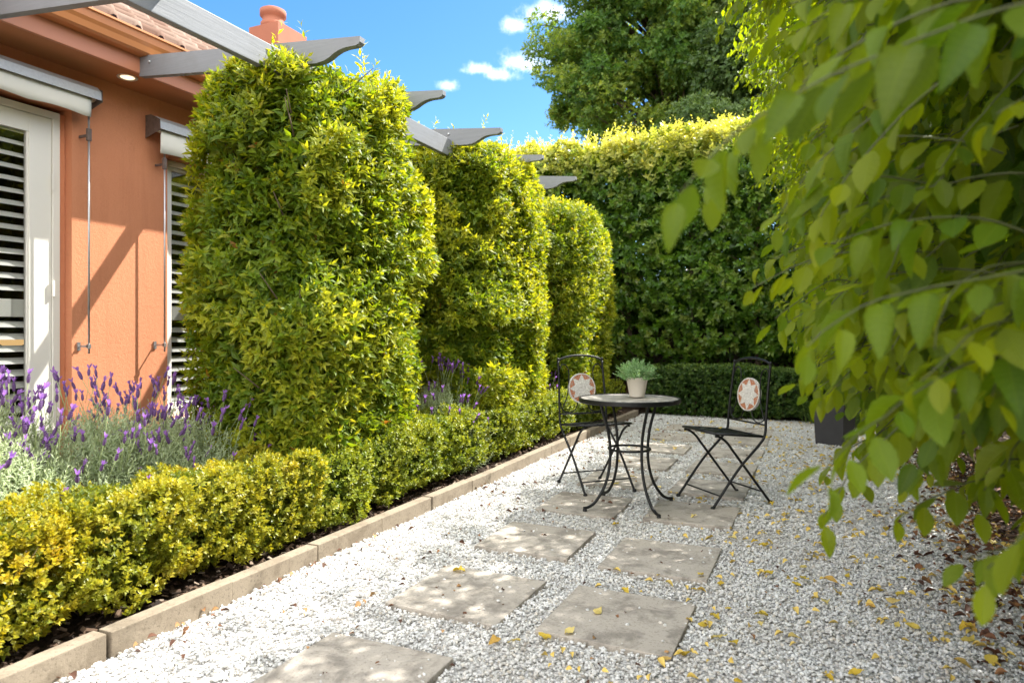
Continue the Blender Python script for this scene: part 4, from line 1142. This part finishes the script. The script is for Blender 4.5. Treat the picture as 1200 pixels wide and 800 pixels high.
def overhang(label, t0, t1, trunk_y, ntw, size, tmpl, seed, zmin, zmax=3.75, smin=.25, extra=()):
    r = np.random.default_rng(seed)
    o = empty('leafy_tree', (1.55, trunk_y, .02), 0, label, 'tree', 'leafy trees overhanging the gravel')
    inv = Matrix.Translation((-1.55, -trunk_y, -.02))
    tw = MB(); S, D, L = [], [], []
    while len(S) < ntw:
        t = r.uniform(t0, t1); z = zmin + (zmax - zmin) * r.uniform(0, 1)
        fx = float(face_x(np.array([t]), np.array([z]))[0]) + .12
        q = np.array([[0, t, z]]); fx += (vnoise(q, .6, 77)[0] - .5) * .35 + (vnoise(q, .22, 78)[0] - .5) * .25
        fx = max(fx, smin) if t < 1.15 else fx
        u = r.uniform(0, 1); x = fx + .34 + (1.85 - fx) * u ** 2.3
        if (x * x + t * t + (z - 1.13) ** 2) < .58 ** 2: continue
        S.append(np.array([x, t, z])); D.append(np.array([-.8 + r.normal(0, .3), -.25 + r.normal(0, .45), .05 + r.normal(0, .3)])); L.append(r.uniform(.20, .36))
    nf = int(ntw * 14); FT = r.uniform(t0, t1, nf); FZ = r.uniform(zmin + .05, zmax, nf); FX = face_x(FT, FZ) + .55 + 1.5 * r.uniform(0, 1, nf)
    Pf = np.stack([FX, FT, FZ], 1); ok = (FX ** 2 + FT ** 2 + (FZ - 1.13) ** 2) > .85 ** 2; Pf = Pf[ok]; nf = len(Pf)
    for s_, d_, l_ in extra: S.append(np.array(s_)); D.append(np.array(d_)); L.append(l_)
    parts = [twig_leaves(S, D, L, .8, size, r, tmpl, tw, .5)]
    fl = foliage_obj('inner_foliage', [leaves(Pf, r.normal(0, .5, (nf, 3)) + np.array([-.4, -.1, -.8]), r.normal(0, .6, (nf, 3)) + np.array([-.6, -.2, .6]), r.uniform(.7, 1.15, nf) * size * 1.3, T_MID, r.uniform(0, .8, nf), np.zeros(nf))], M['near'], o, True); fl.matrix_parent_inverse = inv
    f = foliage_obj('foliage', parts, M['near'], o, True); f.matrix_parent_inverse = inv
    t_ = tw.build('twig', M['olive_twig'], o); t_.matrix_parent_inverse = inv
    b = MB().tube([(1.55, trunk_y, -.02), (1.52, trunk_y + .03, 1.0), (1.58, trunk_y, 2.2), (1.5, trunk_y, 3.6)], [.075, .065, .05, .02], 12)
    b.build('trunk', M['bark'], o).matrix_parent_inverse = inv
    b = MB()
    for i in range(26):
        zz = r.uniform(.8, 3.2); ye = r.uniform(t0, t1); xe = r.uniform(.45, 1.0); ze = zz + r.uniform(-.1, .5)
        if (xe * xe + ye * ye + (ze - 1.13) ** 2) < .7 ** 2: continue
        b.tube(curve_pts([(1.55, trunk_y, zz), ((1.55 + xe) / 2 + .1, (trunk_y + ye) / 2, zz + .3), (xe, ye, ze)], 6), [.013 - .011 * i_ / 12 for i_ in range(13)], 7)
    b.build('branch', M['bark'], o).matrix_parent_inverse = inv
overhang('leafy tree whose large blurred leaves hang nearest the camera', .45, 2.3, 1.5, 1350, .078, T_BIG, 61, .80, 3.4, .26,
         extra=[((.26, .85, 1.46), (-.88, -.22, .02), .46), ((.20, .95, 1.52), (-.85, -.2, -.06), .42), ((.34, 1.15, 1.12), (-.8, -.1, -.2), .46), ((.40, .98, 1.05), (-.7, .05, -.3), .30), ((.55, .80, 1.60), (-.8, -.25, -.02), .4),
                ((.56, .78, 1.12), (-.75, -.2, -.15), .34), ((.60, .70, 1.30), (-.7, -.1, 0), .30), ((.34, 1.5, 1.06), (-.85, 0, -.18), .46), ((.30, 1.05, 1.22), (-.8, -.2, -.1), .36), ((.62, .85, .98), (-.7, -.2, -.1), .34)])
overhang('leafy tree in sharper focus behind the blurred branches, reaching over the gravel', 2.3, 4.6, 3.7, 1500, .068, T_MIDS, 62, .85, 3.75)
overhang('farthest leafy tree of the row, above the charcoal planter', 4.6, 9.2, 6.8, 1900, .068, T_MIDS, 63, .95, 3.75)

# ------------------------------------------------------------------ things lying about
def yellow_leaf_mesh(seed):
    r = np.random.default_rng(seed)
    V, F = leaf_grid([.02, .24, .36, .38, .3, .16, .01], r.uniform(-.1, .35), r.uniform(-.25, .3))
    V = V.copy(); V[:, 1] -= .5; V[:, 2] += .06 * r.normal(size=len(V)); V[:, 2] -= V[:, 2].min()
    return np_mesh('fallen_leaf', V, F, M['yellow'], None, True)
YL = [yellow_leaf_mesh(i) for i in range(6)]
rr = np.random.default_rng(77); cnt = 0
PAV = [(-.967, y) for y in rows_r] + [(-1.637, y) for y in rows_l]
def surf(x, y):
    for px_, py_ in PAV:
        if px_ - .01 < x < px_ + .52 and py_ - .01 < y < py_ + .52: return .024
    return .014
def drop_leaf(x, y, z=None, s=None, label=None, grp=True):
    o = bpy.data.objects.new('fallen_leaf', YL[int(rr.integers(6))]); link(o)
    s = s or rr.uniform(.034, .066)
    o.scale = (s * rr.uniform(.75, 1), s, s); o.location = (x, y, surf(x, y) if z is None else z)
    o.rotation_euler = (rr.normal(0, .16), rr.normal(0, .16), rr.uniform(0, 6.28))
    tag(o, label or ('yellow fallen leaf lying on a concrete stepping stone' if surf(x, y) > .02 else 'yellow fallen leaf lying on the white gravel'), 'leaf', 'yellow leaves fallen on the gravel and paving')
while cnt < 285:
    y = 1.75 + 7.4 * rr.uniform(0, 1) ** 1.7; u = rr.uniform(0, 1)
    x = 1.0 - 1.5 * u ** 1.5 if rr.uniform() < .88 else rr.uniform(-1.6, .6)
    if y > 6.5: x = rr.uniform(-1.7, .9)
    if vnoise(np.array([[x, y, 0.]]), .5, 5)[0] + rr.uniform(-.3, .5) < .42: continue
    if surf(x, y) > .02 and rr.uniform() < .75: continue
    drop_leaf(x, y); cnt += 1
for x, y in ((-.80, 2.62), (-.76, 2.90), (-.84, 2.40), (-1.0, 2.25), (-.68, 4.22), (-1.35, 4.9)): drop_leaf(x, y, s=.05)
drop_leaf(-.60, 4.80, .486, .045, 'yellow fallen leaf lying on the black slatted chair seat')

def scatter_litter(name, label, n, fx, mat, smin, smax, seed, kind):
    r = np.random.default_rng(seed); P = fx(r, n)
    n = len(P); q = r.uniform(0, 6.28, n)
    D = np.stack([np.cos(q), np.sin(q), r.normal(0, .25, n)], 1); Nn = np.stack([r.normal(0, .45, n), r.normal(0, .45, n), np.ones(n)], 1)
    tm = leaf_grid([.03, .26, .33, .22, .02], .45, .3) if kind == 'leaf' else (np.array([(-.18, 0, 0), (.2, .05, .02), (.15, 1, .1), (-.2, .9, 0), (-.18, 0, -.12), (.2, .05, -.12), (.15, 1, -.08), (-.2, .9, -.12)]), np.array([(0, 1, 2, 3), (4, 5, 1, 0), (7, 6, 2, 3), (1, 5, 6, 2), (0, 3, 7, 4)]))
    V, F, at = leaves(P, D, Nn, r.uniform(smin, smax, n), tm, r.uniform(0, 1, n), np.zeros(n))
    o = link(bpy.data.objects.new(name, np_mesh(name, V, F, mat, {'v': at['v']}, kind == 'leaf')))
    return tag(o, label, 'litter', kind='stuff')
def f_right(r, n):
    y = r.uniform(1.2, 9.4, n); x = .48 + .9 * r.uniform(0, 1, n) ** .8 + (vnoise(np.stack([y * 0, y, y * 0], 1), .6, 3) - .5) * .5
    P = np.stack([x, y, np.full(n, .024)], 1); k = r.uniform(0, 1, n) < np.clip((x - .25) * 1.5, .04, 1); return P[k]
scatter_litter('leaf_litter', 'brown dry leaf litter under the overhanging trees', 5200, f_right, M['litter'], .016, .048, 91, 'leaf')
def f_left(r, n):
    y = r.uniform(1.4, 9.2, n); x = -2.24 + 1.0 * r.uniform(0, 1, n) ** 2.2
    k = (vnoise(np.stack([x, y, y * 0], 1), .45, 14) > .40) | (y > 5.6)
    return np.stack([x, y, np.full(n, .02)], 1)[k]
scatter_litter('leaf_litter', 'reddish brown dry leaves scattered on the gravel along the kerb', 380, f_left, M['litter'], .014, .042, 92, 'leaf')
def f_mid(r, n):
    return np.stack([r.uniform(-1.9, .6, n), r.uniform(1.7, 9.3, n), np.full(n, .022)], 1)
scatter_litter('leaf_litter', 'small brown leaf scraps dotted over the open gravel', 360, f_mid, M['litter'], .008, .026, 95, 'leaf')
def f_yel(r, n):
    y = r.uniform(1.6, 9.3, n); x = .95 - 1.9 * r.uniform(0, 1, n) ** 1.6
    k = (vnoise(np.stack([x, y, y * 0], 1), .5, 5) + r.uniform(-.3, .5, n) > .42) & np.array([surf(a_, b_) < .02 for a_, b_ in zip(x, y)])
    return np.stack([x, y, np.full(n, .021)], 1)[k]
M['yellow_small'] = simple('small_yellow_leaf', (.62, .44, .10), .6, var=.35, scale=9)
scatter_litter('leaf_litter', 'small yellow leaves and scraps strewn over the gravel', 1700, f_yel, M['yellow_small'], .018, .042, 97, 'leaf')
def f_bed(r, n):
    return np.stack([-2.34 - 1.1 * r.uniform(0, 1, n) ** 1.6, r.uniform(.7, 9.2, n), np.full(n, .058) + r.uniform(-.008, .012, n)], 1)
scatter_litter('bark_chips', 'dark bark chips mulching the bed behind the kerb', 5200, f_bed, M['chip'], .012, .045, 93, 'chip')
def f_strip(r, n):
    return np.stack([.85 + 1.2 * r.uniform(0, 1, n), r.uniform(1.0, 9.4, n), np.full(n, .03) + r.uniform(-.012, .012, n)], 1)
scatter_litter('bark_chips', 'dark bark chips mulching the strip under the overhanging trees', 4200, f_strip, M['chip'], .015, .05, 94, 'chip')
